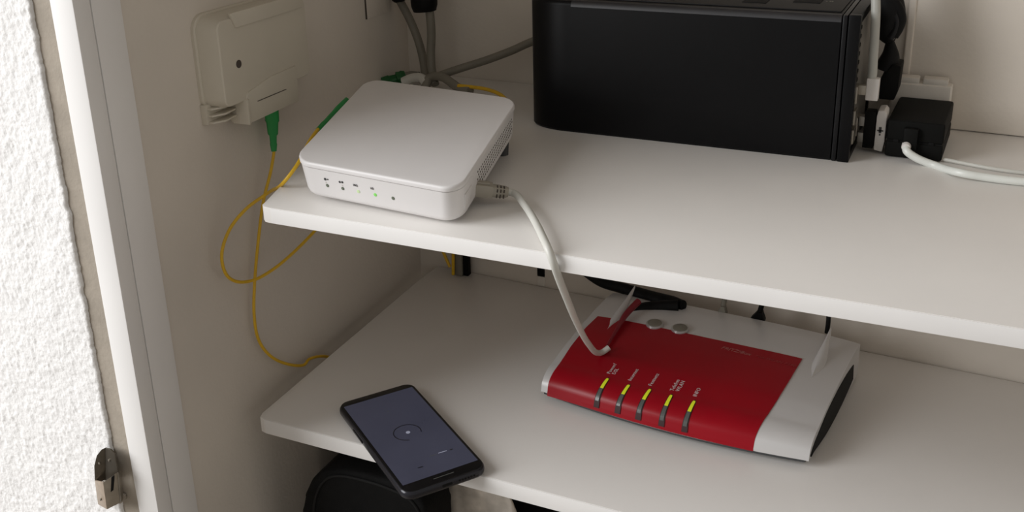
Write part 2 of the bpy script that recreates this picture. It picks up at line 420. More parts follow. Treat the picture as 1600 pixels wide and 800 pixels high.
# ethernet cable: plug, boot and cable as one cord
W0 = RM @ sp
pd = (at_z(792, 299, ZU + 0.0085) - at_z(740, 293.5, ZU + 0.0125)); pd.normalize()
ps = Vector((0, 0, 1)).cross(pd).normalized(); pu = pd.cross(ps)
pstart = at_z(737, 293, ZU + 0.0135)
cord = thing('ethernet_cable', 'light grey network cable drooping from the white router down to the red one', 'cable', T(pstart))
PM = frame((0, 0, 0), pd, ps, pu)
bm = bmesh.new(); add_box(bm, (-0.004, -0.0058, -0.0050), (0.0155, 0.0058, 0.0042), 0.0007, 2, PM)
add_box(bm, (0.002, -0.003, 0.0042), (0.013, 0.003, 0.0056), 0.0005, 2, PM)
link('plug', bm_mesh('plug', bm), 'plug_beige', cord)
bm = bmesh.new()
rings = []
for x, w, h in ((0.0152, 0.0055, 0.0043), (0.0195, 0.0054, 0.0043), (0.0255, 0.0045, 0.0038), (0.0272, 0.0036, 0.0034)):
    rings.append([PM @ Vector((x, w * math.copysign(abs(math.cos(a)) ** 0.6, math.cos(a)), h * math.copysign(abs(math.sin(a)) ** 0.6, math.sin(a)) - 0.0006)) for a in np.linspace(0, 2 * math.pi, 20, endpoint=False)])
add_loft(bm, rings)
boot = link('boot', bm_mesh('boot', bm), 'plug_beige', cord)
for k in range(3):
    x = 0.0182 + 0.0025 * k
    for lo, hi in (((x, -0.0058, -0.0042), (x + 0.0010, -0.0046, -0.0012)), ((x, -0.0058, 0.0002), (x + 0.0010, -0.0046, 0.0026)), ((x, -0.0038, 0.0030), (x + 0.0010, 0.0000, 0.0040))):
        bm = bmesh.new(); add_box(bm, lo, hi, 0.0002, 1, PM); link('relief_slot', bm_mesh('relief_slot', bm), 'dark_hole', boot)
rc = 0.0027
c0 = pstart + PM @ Vector((0.024, 0, -0.0006)); c1 = pstart + PM @ Vector((0.031, 0, -0.0008))
cp = [c0, c1, at_z(818, 318, ZU + 0.0085), at_z(835, 344, ZU + 0.0070), at_z(849, 372, ZU + 0.0055), at_y(857, 390, YU - 0.0030), at_y(864, 409, YU - 0.0052),
      at_y(871.5, 430, YU + 0.002), at_y(885, 465, YU + 0.040), at_y(903, 508, YU + 0.120), at_y(920, 538, YU + 0.19), at_z(932, 551, 0.041)]
# the last stretch lies on the red router and is completed below once its surface is known
CORD = (cord, pstart, cp, rc)

# ================================================================== red router on the lower shelf
W = 0.2455
G1 = at_z(845, 605.5, 0.012); G2 = at_z(1264, 714.5, 0.012)
gu = (G2 - G1).normalized(); W = (G2 - G1).length; gv = Vector((0, 0, 1)).cross(gu)
G0 = Vector((G1.x, G1.y, 0)); D = 0.165
FM = frame(G0, gu, gv, (0, 0, 1)); FI = FM.inverted()
modem = thing('router', 'red and silver router with five yellow lamp bars on the lower shelf', 'router', FM)
_t = np.linspace(0, 1, 13)
HT = (list(0.15 * _t) + [0.3, 0.5, 0.7, 0.9, 1.0], list(0.0115 + 0.0175 * np.sqrt(1 - (1 - _t) ** 2) ** 0.9) + [0.0335, 0.0372, 0.0398, 0.0405, 0.0385])
def vf(u): return -0.0105 * (1 - (2 * u / W - 1) ** 2)
def top_h(u, t):
    e = abs(2 * u / W - 1)
    return float(np.interp(t, *HT)) - 0.0035 * e ** 4
def fs(u, t, off=0.0):
    uu = u + 0.006 * (u / W) * t
    return Vector((uu, vf(u) * (1 - t) ** 2 + D * t, top_h(u, t) + off))
def fsolve(px, py):
    prev = None
    for h in np.linspace(0.048, 0.004, 450):
        p = FI @ at_z(px, py, float(h)); u, t = p.x, p.y / D
        for _ in range(8):
            q = fs(u, max(t, 0.0)); u += p.x - q.x; t += (p.y - q.y) / D
            t = max(t, 0.0)
        q = fs(u, t); gap = h - top_h(u, t) if p.y >= q.y - 1e-4 else 1.0
        if gap <= 0: return u, t
    return u, t
NUu, NT = 60, 44
tl = np.array(sorted(set(list(0.2 * np.linspace(0, 1, 22) ** 1.6) + list(np.linspace(0.2, 1, 24)))))
us = np.linspace(0, W, NUu)
bm = bmesh.new()
topv = [[bm.verts.new(fs(u, t)) for t in tl] for u in us]
def bot_h(t): return 0.0085 - 0.006 * math.sin(min(t / 0.75, 1) * math.pi / 2)
botv = [[bm.verts.new(fs(u, t).xy.to_3d() + Vector((0, 0, bot_h(t)))) for t in tl] for u in us]
for A, flip in ((topv, 0), (botv, 1)):
    for i in range(NUu - 1):
        for j in range(len(tl) - 1):
            q = (A[i][j], A[i + 1][j], A[i + 1][j + 1], A[i][j + 1]); bm.faces.new(q if not flip else q[::-1])
for i in range(NUu - 1):
    for j in (0, len(tl) - 1): bm.faces.new((topv[i][j], botv[i][j], botv[i + 1][j], topv[i + 1][j]))
for j in range(len(tl) - 1):
    for i in (0, NUu - 1): bm.faces.new((topv[i][j], topv[i][j + 1], botv[i][j + 1], botv[i][j]))
link('shell', bm_mesh('shell', bm, angle=45), 'silver_plastic', modem)
# dark base tray below the shell
bm = bmesh.new()
ring = lambda ins, h: [Vector((x, y, h)) for x, y in [(ins + (W - 2 * ins) * a, ins + 0.008 + (D - 0.016 - 2 * ins) * b) for a, b in rrect(1, 1, 0.08, 5)]]
add_loft(bm, [ring(0.016, 0.0), ring(0.012, 0.004), ring(0.004, 0.0085)])
link('base', bm_mesh('base', bm), 'base_dark', modem)
# dark under-lip line along the front
bm = bmesh.new()
rings = []
for u in np.linspace(0.003, W - 0.003, 40):
    p = fs(u, 0.0); rings.append([Vector((p.x, p.y + a, b)) for a, b in ((0.0005, 0.0084), (0.006, 0.0090), (0.012, 0.0064), (0.010, 0.0040), (0.0030, 0.0046), (0.0008, 0.0060))])
add_loft(bm, rings)
link('front_lip', bm_mesh('front_lip', bm), 'base_dark', modem)
# red cover: bounded by curves measured on the photograph
Lp = [fsolve(*p) for p in ((856, 606), (870, 575), (893, 541), (915.6, 512.6), (934, 495))]
Rp = [fsolve(*p) for p in ((1177, 701), (1190, 663), (1215, 625), (1234, 594), (1253.5, 561.5))]
def bound(P):
    P = sorted(P, key=lambda a: a[1]); tt = [a[1] for a in P]; uu = [a[0] for a in P]
    return lambda t: float(np.interp(t, tt, uu))
bl, br = bound(Lp), bound(Rp)
tR = Rp[-1][1]; tLm = Lp[-1][1]
tback = lambda s: tLm + (tR - tLm) * s
bm = bmesh.new()
NS, NR = 48, 40
tt = np.concatenate([0.22 * np.linspace(0, 1, 20) ** 1.6, np.linspace(0.22, 1, 22)[1:]])
def red_pt(s, k, off):
    t = k * tback(s); u = bl(t) * (1 - s) + br(t) * s
    u = min(max(u, 0.004), W - 0.004)
    return fs(u, t, off)
g = [[bm.verts.new(red_pt(s, k, 0.0008)) for k in tt] for s in np.linspace(0, 1, NS)]
for i in range(NS - 1):
    for j in range(len(tt) - 1): bm.faces.new((g[i][j], g[i + 1][j], g[i + 1][j + 1], g[i][j + 1]))
# front skirt of the cover
sk = [bm.verts.new(v[0].co + Vector((0, -0.0004, -0.0034))) for v in g]
sk2 = [bm.verts.new(v[0].co + Vector((0, 0.003, -0.0050))) for v in g]
for i in range(NS - 1):
    bm.faces.new((g[i][0], sk[i], sk[i + 1], g[i + 1][0])); bm.faces.new((sk[i], sk2[i], sk2[i + 1], sk[i + 1]))
for edge_v in ([v for v in g[0]], [v for v in g[-1]], [c[-1] for c in g]):
    lo = [bm.verts.new(v.co - Vector((0, 0, 0.0011))) for v in edge_v]
    for i in range(len(edge_v) - 1): bm.faces.new((edge_v[i], edge_v[i + 1], lo[i + 1], lo[i]))
cover = link('red_cover', bm_mesh('red_cover', bm, angle=50), 'red_plastic', modem); cover['label'] = 'dark red glossy top cover'
def wrap_text(o, p, x, y):
    for v in o.data.vertices:
        q = p + x * v.co.x + y * v.co.y; u, t = q.x, q.y / D
        for _ in range(12):
            w = fs(u, t); u += q.x - w.x; t += (q.y - w.y) / D
        v.co = fs(u, t, 0.0011 + v.co.z)
    return o
# lamp bars: recess, lit yellow upper half, grey lower half
words = [('Power/', 'DSL'), ('Internet',), ('Festnetz',), ('Telefon', 'WLAN'), ('INFO',)]
texts_px = [((953, 586), (961, 587)), ((986, 597),), ((1018, 605),), ((1052, 613), (1061, 614)), ((1088, 622),)]
for k, (a, b) in enumerate((((951, 592), (933, 630)), ((984, 602), (966, 639)), ((1017, 609), (998, 650)), ((1050, 618), (1034, 661)), ((1086, 627), (1070, 670)))):
    ua, ta = fsolve(*a); ub, tb = fsolve(*b); tb = max(tb, -0.02)
    def strip(k0, k1, hw0, hw1, off, n=14):
        bm = bmesh.new(); A = []; Bv = []
        for s in np.linspace(k0, k1, n):
            u = ua + (ub - ua) * s; t = ta + (tb - ta) * s; w = hw0 + (hw1 - hw0) * (s - k0) / (k1 - k0)
            if s < 0.12: w *= 0.35 + 0.65 * s / 0.12
            t = max(t, 0.0008)
            nv = (fs(u + 0.001, t) - fs(u, t)).cross(fs(u, t + 0.004) - fs(u, t)).normalized()
            if nv.z < 0: nv = -nv
            A.append([fs(u - w, t, 0.0) + nv * off, fs(u + w, t, 0.0) + nv * off, nv])
        rings = [[p[0] - p[2] * 0.0012, p[0], p[1], p[1] - p[2] * 0.0012] for p in A]
        add_loft(bm, rings)
        return bm
    slot = link('lamp_slot', bm_mesh('lamp_slot', strip(-0.03, 1.06, 0.0018, 0.0026, 0.0011)), 'slot_dark', modem)
    link('lamp_lens', bm_mesh('lamp_lens', strip(0.06, 0.60, 0.0012, 0.0015, 0.0015)), 'led_yellow', slot)
    link('lamp_bar', bm_mesh('lamp_bar', strip(0.60, 0.97, 0.0015, 0.0017, 0.0015)), 'led_bar_grey', slot)
    dirw = FI.to_3x3() @ (FM @ fs(ua, ta + 0.15) - FM @ fs(ub, tb)).normalized()
    for wd, tp in zip(words[k], texts_px[k]):
        u0, t0 = fsolve(*tp); p = fs(u0, t0, 0.0010); q = fs(u0 + (ua - ub) * 0.22, t0 + 0.10, 0.0010)
        x = (q - p).normalized(); nn = (fs(u0, t0 + 0.05) - fs(u0, t0)).cross(Vector((-1, 0, 0))).normalized(); nn = nn if nn.z > 0 else -nn
        y = nn.cross(x).normalized()
        wrap_text(text_mesh('lettering', wd, 0.0050, 'print_light', modem, Matrix.Identity(4), 'LEFT', 0.0001, 1.05), p, x, y)
# product lettering, faint
p0 = fs(*fsolve(1126, 546), 0.0012); p1 = fs(*fsolve(1232, 573), 0.0012); x = (p1 - p0).normalized()
nn = (fs(W * 0.6, 0.8) - fs(W * 0.6, 0.6)).cross(Vector((-1, 0, 0))).normalized(); nn = nn if nn.z > 0 else -nn
y = nn.cross(x).normalized()
tx = text_mesh('lettering', 'FRITZ!Box', 0.0062, 'print_faint', modem, Matrix.Identity(4), 'LEFT', 0.0001, 1.0, 0.25); wrap_text(tx, p0, x, y)
wrap_text(text_mesh('lettering', 'Fon WLAN 7390', 0.0052, 'print_trace', modem, Matrix.Identity(4), 'LEFT', 0.0001, 1.0, 0.25), p0 + x * 0.032, x, y)
# two round buttons
for p in ((1023, 508.5), (1062.5, 516)):
    u, t = fsolve(*p); c = fs(u, t, 0.0)
    bm = bmesh.new(); add_cyl(bm, c - nn * 0.001, nn, 0.0084, 0.0038, 32, 0.0008); btn = link('button', bm_mesh('button', bm), 'silver_button', modem)
    bm = bmesh.new(); add_cyl(bm, c + nn * 0.0025, nn, 0.0069, 0.0006, 32, 0.0002); link('button_face', bm_mesh('button_face', bm), 'cable_grey_dark', btn)
# two antenna fins
for (pf, ptop) in (((1268, 590), (1298, 516)), ((946, 519), (992, 462))):
    u, t = fsolve(*pf); a = fs(u, t, 0.0)
    Lf = 0.042; bck = fs(u, min(t + Lf / D, 1.0), 0.0)
    # top of the fin: in the fin's plane, through the measured pixel
    n = FM.to_3x3() @ Vector((1, 0, 0)); tw = FI @ on_plane(*ptop, n, n.dot(FM @ bck))
    topp = Vector((bck.x, min(max(tw.y, bck.y - 0.004), D + 0.006), min(max(tw.z, bck.z + 0.012), bck.z + 0.026)))
    bm = bmesh.new(); rings = []
    for s in np.linspace(0, 1, 12):
        b0 = a.lerp(bck, s); b0.z -= 0.002
        hh = (topp.z - a.z) * s ** 1.25 + 0.0015; w = 0.0012 + 0.0048 * math.sin(math.pi * min(s * 0.85 + 0.08, 1))
        yo = (topp.y - bck.y) * s
        rings.append([b0 + Vector((-w, 0, 0)), b0 + Vector((-w * 0.75, yo * 0.6, hh * 0.6)), b0 + Vector((-w * 0.35, yo * 0.95, hh * 0.96)), b0 + Vector((0, yo, hh + 0.001)),
                      b0 + Vector((w * 0.35, yo * 0.95, hh * 0.96)), b0 + Vector((w * 0.75, yo * 0.6, hh * 0.6)), b0 + Vector((w, 0, 0))])
    add_loft(bm, rings)
    link('antenna_fin', bm_mesh('antenna_fin', bm, angle=60), 'silver_plastic', modem)
# dark vent panel in the right side
bm = bmesh.new(); up_, dn_ = [], []
for s in np.linspace(0.02, 0.86, 22):
    p = fs(W, s); k = math.sin(math.pi * np.interp(s, [0.02, 0.4, 0.86], [0.0, 0.55, 0.90])) ** 0.6
    mid = (p.z + bot_h(s)) / 2 - 0.002; hh = (p.z - bot_h(s)) / 2 * 0.86 * k
    up_.append(Vector((p.x + 0.0005, p.y, mid + hh))); dn_.append(Vector((p.x + 0.0012, p.y, mid - hh)))
for i in range(len(up_) - 1):
    q = [bm.verts.new(v) for v in (up_[i], up_[i + 1], dn_[i + 1], dn_[i])]; bm.faces.new(q)
bmesh.ops.remove_doubles(bm, verts=bm.verts, dist=1e-6)
r_ = bmesh.ops.extrude_face_region(bm, geom=list(bm.faces)); bmesh.ops.translate(bm, vec=(-0.003, 0, 0), verts=[v for v in r_['geom'] if isinstance(v, bmesh.types.BMVert)])
link('side_vent', bm_mesh('side_vent', bm), 'vent_black', modem)

# the cable's last stretch rests on the red cover
cord, pstart, cp, rc = CORD
ue, te = fsolve(941, 556); e1 = FM @ fs(ue, te, rc + 0.001)
cp += [e1, FM @ fs(ue + 0.004, te + 0.035, rc + 0.003)]
bm = bmesh.new(); add_tube(bm, [p - pstart for p in cp], rc, 14, 8)
link('cable', bm_mesh('cable', bm), 'cable_grey', cord)
# thin red tube standing in for a reflection beside the left fin
ur, tr = fsolve(945, 551); s0 = FM @ fs(ur, tr, 0.0032)
um, tm = fsolve(962, 524); s1 = FM @ fs(um, tm, 0.004)
ux, tx_ = fsolve(978, 500); s2 = FM @ fs(ux, tx_, 0.006)
refl = thing('lead', 'thin crimson strip standing for a reflection on the red router beside its left fin', 'cable', T(s0))
bm = bmesh.new(); add_tube(bm, [p - s0 for p in (s0, s1, s2, s2 + Vector((0.006, 0.02, 0.006)))], 0.002, 10, 8, radii=[0.0011, 0.0018, 0.0030, 0.0034])
link('cable', bm_mesh('cable', bm), 'reflection_red', refl)

# ================================================================== smartphone
A = at_z(536.4, 637.2, 0.0085); B = at_z(644.7, 606.1, 0.0085); Cc = at_z(745.9, 720.2, 0.0085); Dd = at_z(630.4, 760.1, 0.0085)
ctr = (A + B + Cc + Dd) / 4
py_ = ((A + B) - (Cc + Dd)).normalized(); px_ = py_.cross(Vector((0, 0, 1))); 
sw = ((B - A).length + (Cc - Dd).length) / 2; sl = ((A - Dd).length + (B - Cc).length) / 2
phone = thing('smartphone', 'dark smartphone lying on the lower shelf and jutting over its front edge', 'phone', frame(Vector((ctr.x, ctr.y, 0.0)), px_, py_, (0, 0, 1)))
cw, cl, off = sw + 0.0075, sl + 0.021, -0.001
def pring(ins, z, rad=0.0095):
    return [Vector((x - (cw - 2 * ins) / 2, y - (cl - 2 * ins) / 2 + off, z)) for x, y in rrect(cw - 2 * ins, cl - 2 * ins, rad - ins * 0.6, 7)]
bm = bmesh.new(); add_loft(bm, [pring(0.0030, 0.0003), pring(0.0012, 0.0010), pring(0.0002, 0.0028), pring(0, 0.0048), pring(0.0003, 0.0070), pring(0.0012, 0.0083), pring(0.0022, 0.0088)])
link('body', bm_mesh('body', bm, angle=50), 'phone_rim', phone)
bm = bmesh.new(); add_loft(bm, [pring(0.0014, 0.0084), pring(0.0014, 0.0090), pring(0.0020, 0.0093)])
link('front_glass', bm_mesh('front_glass', bm, angle=50), 'phone_black', phone)
bm = bmesh.new(); add_box(bm, (-sw / 2, -sl / 2, 0.0090), (sw / 2, sl / 2, 0.00945)); screen = link('screen', bm_mesh('screen', bm, False), 'phone_screen', phone)
def screen_uv(px, py): return phone.matrix_world.inverted() @ at_z(px, py, 0.0095)
cc = screen_uv(636.5, 675.5)
bm = bmesh.new(); rings = []
for a in np.linspace(math.radians(-25), math.radians(255), 44):
    d = Vector((math.cos(a), math.sin(a), 0)); R_ = 0.0118
    rings.append([Vector((cc.x, cc.y, 0.0094)) + d * (R_ - 0.0004), Vector((cc.x, cc.y, 0.00955)) + d * (R_ - 0.0004), Vector((cc.x, cc.y, 0.00955)) + d * (R_ + 0.0004), Vector((cc.x, cc.y, 0.0094)) + d * (R_ + 0.0004)])
add_loft(bm, rings); link('screen_circle', bm_mesh('screen_circle', bm), 'screen_dark', screen)
bm = bmesh.new(); add_cyl(bm, (cc.x + 0.0005, cc.y - 0.0003, 0.0094), (0, 0, 1), 0.0019, 0.00015, 18); link('screen_dot', bm_mesh('screen_dot', bm), 'screen_light', screen)
for (pa, pb_, wdt, mt) in (((685, 708), (698, 704), 0.0004, 'screen_light'), ((671, 713), (682, 710), 0.0003, 'led_bar_grey'), ((703, 703), (707, 701.5), 0.0006, 'screen_dark'), ((653, 731), (661, 729), 0.0006, 'screen_dark'), ((605, 643), (608, 642), 0.0004, 'led_bar_grey')):
    a_, b_ = screen_uv(*pa), screen_uv(*pb_); d = (b_ - a_).normalized(); n_ = Vector((-d.y, d.x, 0)) * wdt
    bm = bmesh.new(); add_prism(bm, [Vector((p.x, p.y, 0.0094)) for p in (a_ - n_, b_ - n_, b_ + n_, a_ + n_)], (0, 0, 0.00012)); link('screen_mark', bm_mesh('screen_mark', bm, False), mt, screen)
# earpiece line in the lower glass and openings in the bottom edge
bm = bmesh.new(); add_box(bm, (-0.009, -sl / 2 - 0.0052, 0.0092), (0.009, -sl / 2 - 0.0046, 0.0096)); link('home_mark', bm_mesh('home_mark', bm), 'led_bar_grey', phone)
yb_ = -cl / 2 + off
bm = bmesh.new(); add_box(bm, (-0.0045, yb_ - 0.0003, 0.0036), (0.0045, yb_ + 0.002, 0.0062), 0.0008); link('charging_port', bm_mesh('charging_port', bm), 'vent_black', phone)
for k in range(6):
    bm = bmesh.new(); add_cyl(bm, (0.011 + 0.0026 * k, yb_ + 0.001, 0.0049), (0, -1, 0), 0.0008, 0.0013, 10); link('speaker_hole', bm_mesh('speaker_hole', bm), 'vent_black', phone)
bm = bmesh.new(); add_box(bm, (-cw / 2 - 0.0006, 0.012, 0.0038), (-cw / 2 + 0.001, 0.034, 0.0060), 0.0005); link('side_button', bm_mesh('side_button', bm), 'phone_black', phone)

# ================================================================== black computer case on the upper shelf
b1 = at_z(875, 204, ZU); b2 = at_z(1325, 255, ZU); lft = at_z(834.5, 190, ZU)
YP = (b1.y + b2.y) / 2; XL = lft.x; XRr = b2.x
HP = at_y(1343, 26, YP).z - ZU
DP = yb(XRr) - YP - 0.012
case = thing('computer_case', 'black computer case lying on its side at the back of the upper shelf', 'computer', T((XL, YP, ZU)))
Lc = XRr - XL
xs1 = at_y(1298, 251, YP).x - XL; xs2 = at_y(1307, 252, YP).x - XL
def case_outline(x1, ins=0.0):
    R_x, R_y = 0.040, 0.022
    pts = [(x1, 0 + ins), (x1, DP - ins)]
    pts += [(0.006 + ins, DP - ins), (0 + ins, DP - 0.006)]
    for a in np.linspace(180, 270, 14):
        pts.append((R_x + (R_x - ins) * math.cos(math.radians(a)), R_y + (R_y - ins) * math.sin(math.radians(a))))
    return pts
bm = bmesh.new()
add_loft(bm, [[Vector((x, y, z)) for x, y in case_outline(xs1 - 0.0008, i)] for z, i in ((0.0, 0.0015), (0.002, 0.0), (HP - 0.0045, 0.0), (HP - 0.0022, 0.0008), (HP - 0.0006, 0.0024), (HP, 0.0050))])
link('body', bm_mesh('body', bm, angle=30), 'case_black', case)
bm = bmesh.new()
add_loft(bm, [[Vector((x, y, z)) for y, z in ((-0.0004, HP - 0.0052), (0.0004, HP - 0.0022), (0.0028, HP - 0.0003), (0.0050, HP + 0.0002), (0.0060, HP - 0.002), (0.002, HP - 0.0055))] for x in np.linspace(0.045, xs1 - 0.001, 12)])
link('edge_highlight', bm_mesh('edge_highlight', bm, angle=60), 'case_edge_highlight', case)  # strip added to carry the highlight on the top front edge
# top panel with slots
bm = bmesh.new(); add_box(bm, (0.03, 0.012, HP), (xs1 - 0.003, DP - 0.006, HP + 0.0012), 0.0005); tp = link('top_panel', bm_mesh('top_panel', bm), 'case_top', case)
for pxx, pyy, wd in ((1180, 5, 0.010), (1262, 5, 0.011)):
    p = at_z(pxx, pyy, ZU + HP) - Vector((XL, YP, ZU))
    bm = bmesh.new(); add_box(bm, (p.x - wd, p.y - 0.006, HP + 0.0006), (p.x + wd, DP - 0.012, HP + 0.0018), 0.0005); link('top_slot', bm_mesh('top_slot', bm), 'vent_black', tp)
p = at_z(1290, 2.5, ZU + HP + 0.0013) - Vector((XL, YP, ZU))
text_mesh('lettering', 'v 17', 0.0036, 'plug_beige', tp, frame(Vector((p.x, p.y, HP + 0.0014)), (1, 0, 0), (0, 1, 0), (0, 0, 1)), 'LEFT', 0.0001)
# two stepped rear frames
bm = bmesh.new(); add_box(bm, (xs1, -0.0006, 0.0), (xs2 - 0.0008, DP, HP + 0.0006), 0.0012); link('rear_frame', bm_mesh('rear_frame', bm), 'case_black_gloss', case)
bm = bmesh.new()
R1 = (0.0, 0.0); fw = 0.006
x0_, x1_ = xs2, Lc
for lo, hi in (((x0_, -0.001, 0), (x1_, fw, HP + 0.001)), ((x0_, DP - fw, 0), (x1_, DP, HP + 0.001)), ((x0_, fw, 0), (x1_, DP - fw, fw)), ((x0_, fw, HP - fw), (x1_, DP - fw, HP + 0.001))):
    add_box(bm, lo, hi, 0.001)
link('rear_bezel', bm_mesh('rear_bezel', bm), 'case_black', case)
bm = bmesh.new(); add_box(bm, (x1_ - 0.006, fw - 0.001, fw - 0.001), (x1_ - 0.002, DP - fw + 0.001, HP - fw + 0.001)); rp_ = link('rear_panel', bm_mesh('rear_panel', bm), 'metal_panel', case)
for k in range(7):
    bm = bmesh.new(); z = HP * 0.52 + k * HP * 0.06; add_box(bm, (x1_ - 0.003, 0.012, z), (x1_ - 0.0014, 0.026, z + 0.003), 0.0004); link('vent_slot', bm_mesh('vent_slot', bm), 'vent_black', rp_)
for k, (y0, y1, z0, z1) in enumerate(((0.011, 0.026, 0.012, 0.024), (0.011, 0.026, 0.028, 0.040), (0.011, 0.025, 0.046, 0.060), (0.034, 0.050, 0.012, 0.028))):
    bm = bmesh.new(); add_box(bm, (x1_ - 0.003, y0, z0), (x1_ + 0.001, y1, z1), 0.0006); link('port', bm_mesh('port', bm), 'steel', rp_)

# ------------------------------------------------------------------ plugs and leads beside the case
# white upright cable with white plug
yw = YP + 0.022
pz = at_y(1362, 156, yw); pt_ = at_y(1362, 121, yw)
root = thing('video_cable', 'white cable with square white plug rising beside the black case', 'cable', T(pz))
hw = (at_y(1372, 140, yw) - at_y(1352, 140, yw)).length / 2
bm = bmesh.new(); add_box(bm, (-hw, -0.004, 0), (hw, 0.004, pt_.z - pz.z), 0.0012); link('plug', bm_mesh('plug', bm), 'plug_white', root)
bm = bmesh.new(); add_box(bm, (-hw - 0.008, -0.003, 0.004), (-hw + 0.001, 0.003, 0.012), 0.0005); link('plug_tip', bm_mesh('plug_tip', bm), 'steel', root)
pts = [pt_ - pz + Vector((0, 0, -0.002)), pt_ - pz + Vector((0.0003, 0, 0.004)), at_y(1364, 100, yw) - pz, at_y(1367, 50, yw) - pz, at_y(1368.5, 10, yw + 0.002) - pz, at_y(1366, -40, yw + 0.010) - pz, at_y(1362, -110, yw + 0.03) - pz, at_y(1356, -220, yw + 0.045) - pz]
bm = bmesh.new(); add_tube(bm, pts, 0.0036, 12, 6); link('cable', bm_mesh('cable', bm), 'cable_grey_mid', root)

# black adapter brick in front, with grey-white lead
af = [at_z(1381, 243, ZU + 0.001), at_z(1471, 251, ZU + 0.001)]
ya = (af[0].y + af[1].y) / 2; axx = (Matrix.Rotation(math.radians(-5), 3, 'Z') @ (af[1] - af[0])).normalized(); aw = (af[1] - af[0]).length
ah = at_y(1383, 185, ya).z - ZU; ad = min((at_z(1493, 150, ZU + ah) - at_y(1475, 191, ya)).length, 0.075)
ad = min(ad * 1.25, yb(af[1].x) - 0.008 - ya - 0.016)
ayy = Vector((0, 0, 1)).cross(axx)
root = thing('power_adapter', 'large black power adapter block standing beside the black case', 'power adapter', frame(Vector((af[0].x, af[0].y, ZU)), axx, ayy, (0, 0, 1)))
bm = bmesh.new(); add_box(bm, (0, 0, 0.0008), (aw, ad, ah * 0.45), 0.0025, 3); link('lower_half', bm_mesh('lower_half', bm), 'adapter_black', root)
bm = bmesh.new(); add_box(bm, (0, 0, ah * 0.46), (aw, ad, ah), 0.0025, 3); link('upper_half', bm_mesh('upper_half', bm), 'adapter_black', root)
bm = bmesh.new(); add_box(bm, (0.001, 0.001, ah * 0.40), (aw - 0.001, ad - 0.001, ah * 0.52)); link('seam_or_shadow', bm_mesh('seam_or_shadow', bm), 'vent_black', root)
ii = root.matrix_world.inverted()
bp_ = ii @ at_y(1424, 213, ya)
bm = bmesh.new(); add_box(bm, (bp_.x - 0.0055, -0.005, bp_.z - 0.010), (bp_.x + 0.0055, 0.002, bp_.z + 0.008), 0.0015, 2); link('lead_socket', bm_mesh('lead_socket', bm), 'adapter_black', root)
for sx in (0.14, 0.75):
    bm = bmesh.new(); add_box(bm, (aw * sx, -0.0003, ah * 0.42), (aw * sx + 0.004, 0.001, ah * 0.50), 0.0003); link('catch', bm_mesh('catch', bm), 'vent_black', root)

# white lead from the adapter to the right
lp = at_y(1416, 229, ya - 0.007)
root = thing('power_lead', 'glossy white lead leaving the black adapter towards the right', 'cable', T(lp))
bm = bmesh.new(); add_cyl(bm, (0, 0.004, 0.0008), Vector((0, -1, -0.15)), 0.0036, 0.007, 20, 0.001); link('grommet', bm_mesh('grommet', bm), 'plug_white', root)
pts = [Vector((0, 0.001, 0)), at_y(1417, 236, ya - 0.011) - lp, at_y(1432, 247, ya - 0.013) - lp, at_y(1462, 259, ya - 0.016) - lp, at_z(1500, 270, ZU + 0.0045) - lp, at_z(1540, 277, ZU + 0.0035) - lp, at_z(1600, 284, ZU + 0.0032) - lp, at_z(1720, 290, ZU + 0.0032) - lp]
bm = bmesh.new(); add_tube(bm, pts, 0.0032, 14, 8); link('cable', bm_mesh('cable', bm), 'cable_white', root)
q0 = at_z(1474, 249, ZU + 0.002)
bm = bmesh.new(); add_tube(bm, [Vector((0, 0, 0)), at_z(1510, 256, ZU + 0.0017) - q0, at_z(1560, 265, ZU + 0.0017) - q0, at_z(1610, 271, ZU + 0.0017) - q0, at_z(1720, 278, ZU + 0.0017) - q0], 0.0016, 10, 8)
o = link('thin_lead', bm_mesh('thin_lead', bm), 'cable_grey', None); o.location = q0; tag(o, 'thin grey lead lying on the shelf behind the glossy white lead', 'cable')

# white usb plug standing between case and adapter, with its black usb plug
ywp = ya + 0.004
w0, w1 = at_y(1365, 230, ywp), at_y(1381, 230, ywp); wt = at_y(1370, 170, ywp)
root = thing('white_plug', 'white plug with a dark usb mark wedged against the black adapter', 'plug', T((w0.x, ywp, ZU + 0.002)))
ww = w1.x - w0.x; hh_ = wt.z - ZU - 0.003
bm = bmesh.new()
add_prism(bm, [Vector((x, 0, z)) for x, z in ((0, 0.001), (ww * 0.85, 0), (ww, hh_ * 0.25), (ww, hh_ * 0.92), (ww * 0.7, hh_), (ww * 0.1, hh_ * 0.98), (0, hh_ * 0.85))], (0, 0.020, 0), 0.0012)
link('body', bm_mesh('body', bm), 'plug_white', root)
bm = bmesh.new()
add_box(bm, (ww * 0.18, -0.0004, hh_ * 0.50), (ww * 0.78, 0.0002, hh_ * 0.53)); add_box(bm, (ww * 0.34, -0.0004, hh_ * 0.46), (ww * 0.60, 0.0002, hh_ * 0.60)); add_box(bm, (ww * 0.40, -0.0004, hh_ * 0.40), (ww * 0.55, 0.0002, hh_ * 0.44))
link('usb_mark', bm_mesh('usb_mark', bm, False), 'print_dark', root)
u0, u1 = at_y(1342, 226, ywp), at_y(1363, 226, ywp); ut = at_y(1350, 172, ywp)
root = thing('usb_plug', 'black usb plug pushed into the ports at the end of the black case', 'plug', T((u0.x, ywp, ZU + 0.004)))
uw = (w0.x - 0.0005) - u0.x; uh = ut.z - ZU - 0.005
bm = bmesh.new(); add_box(bm, (uw * 0.22, 0, 0), (uw, 0.012, uh), 0.001); link('body', bm_mesh('body', bm), 'adapter_black', root)
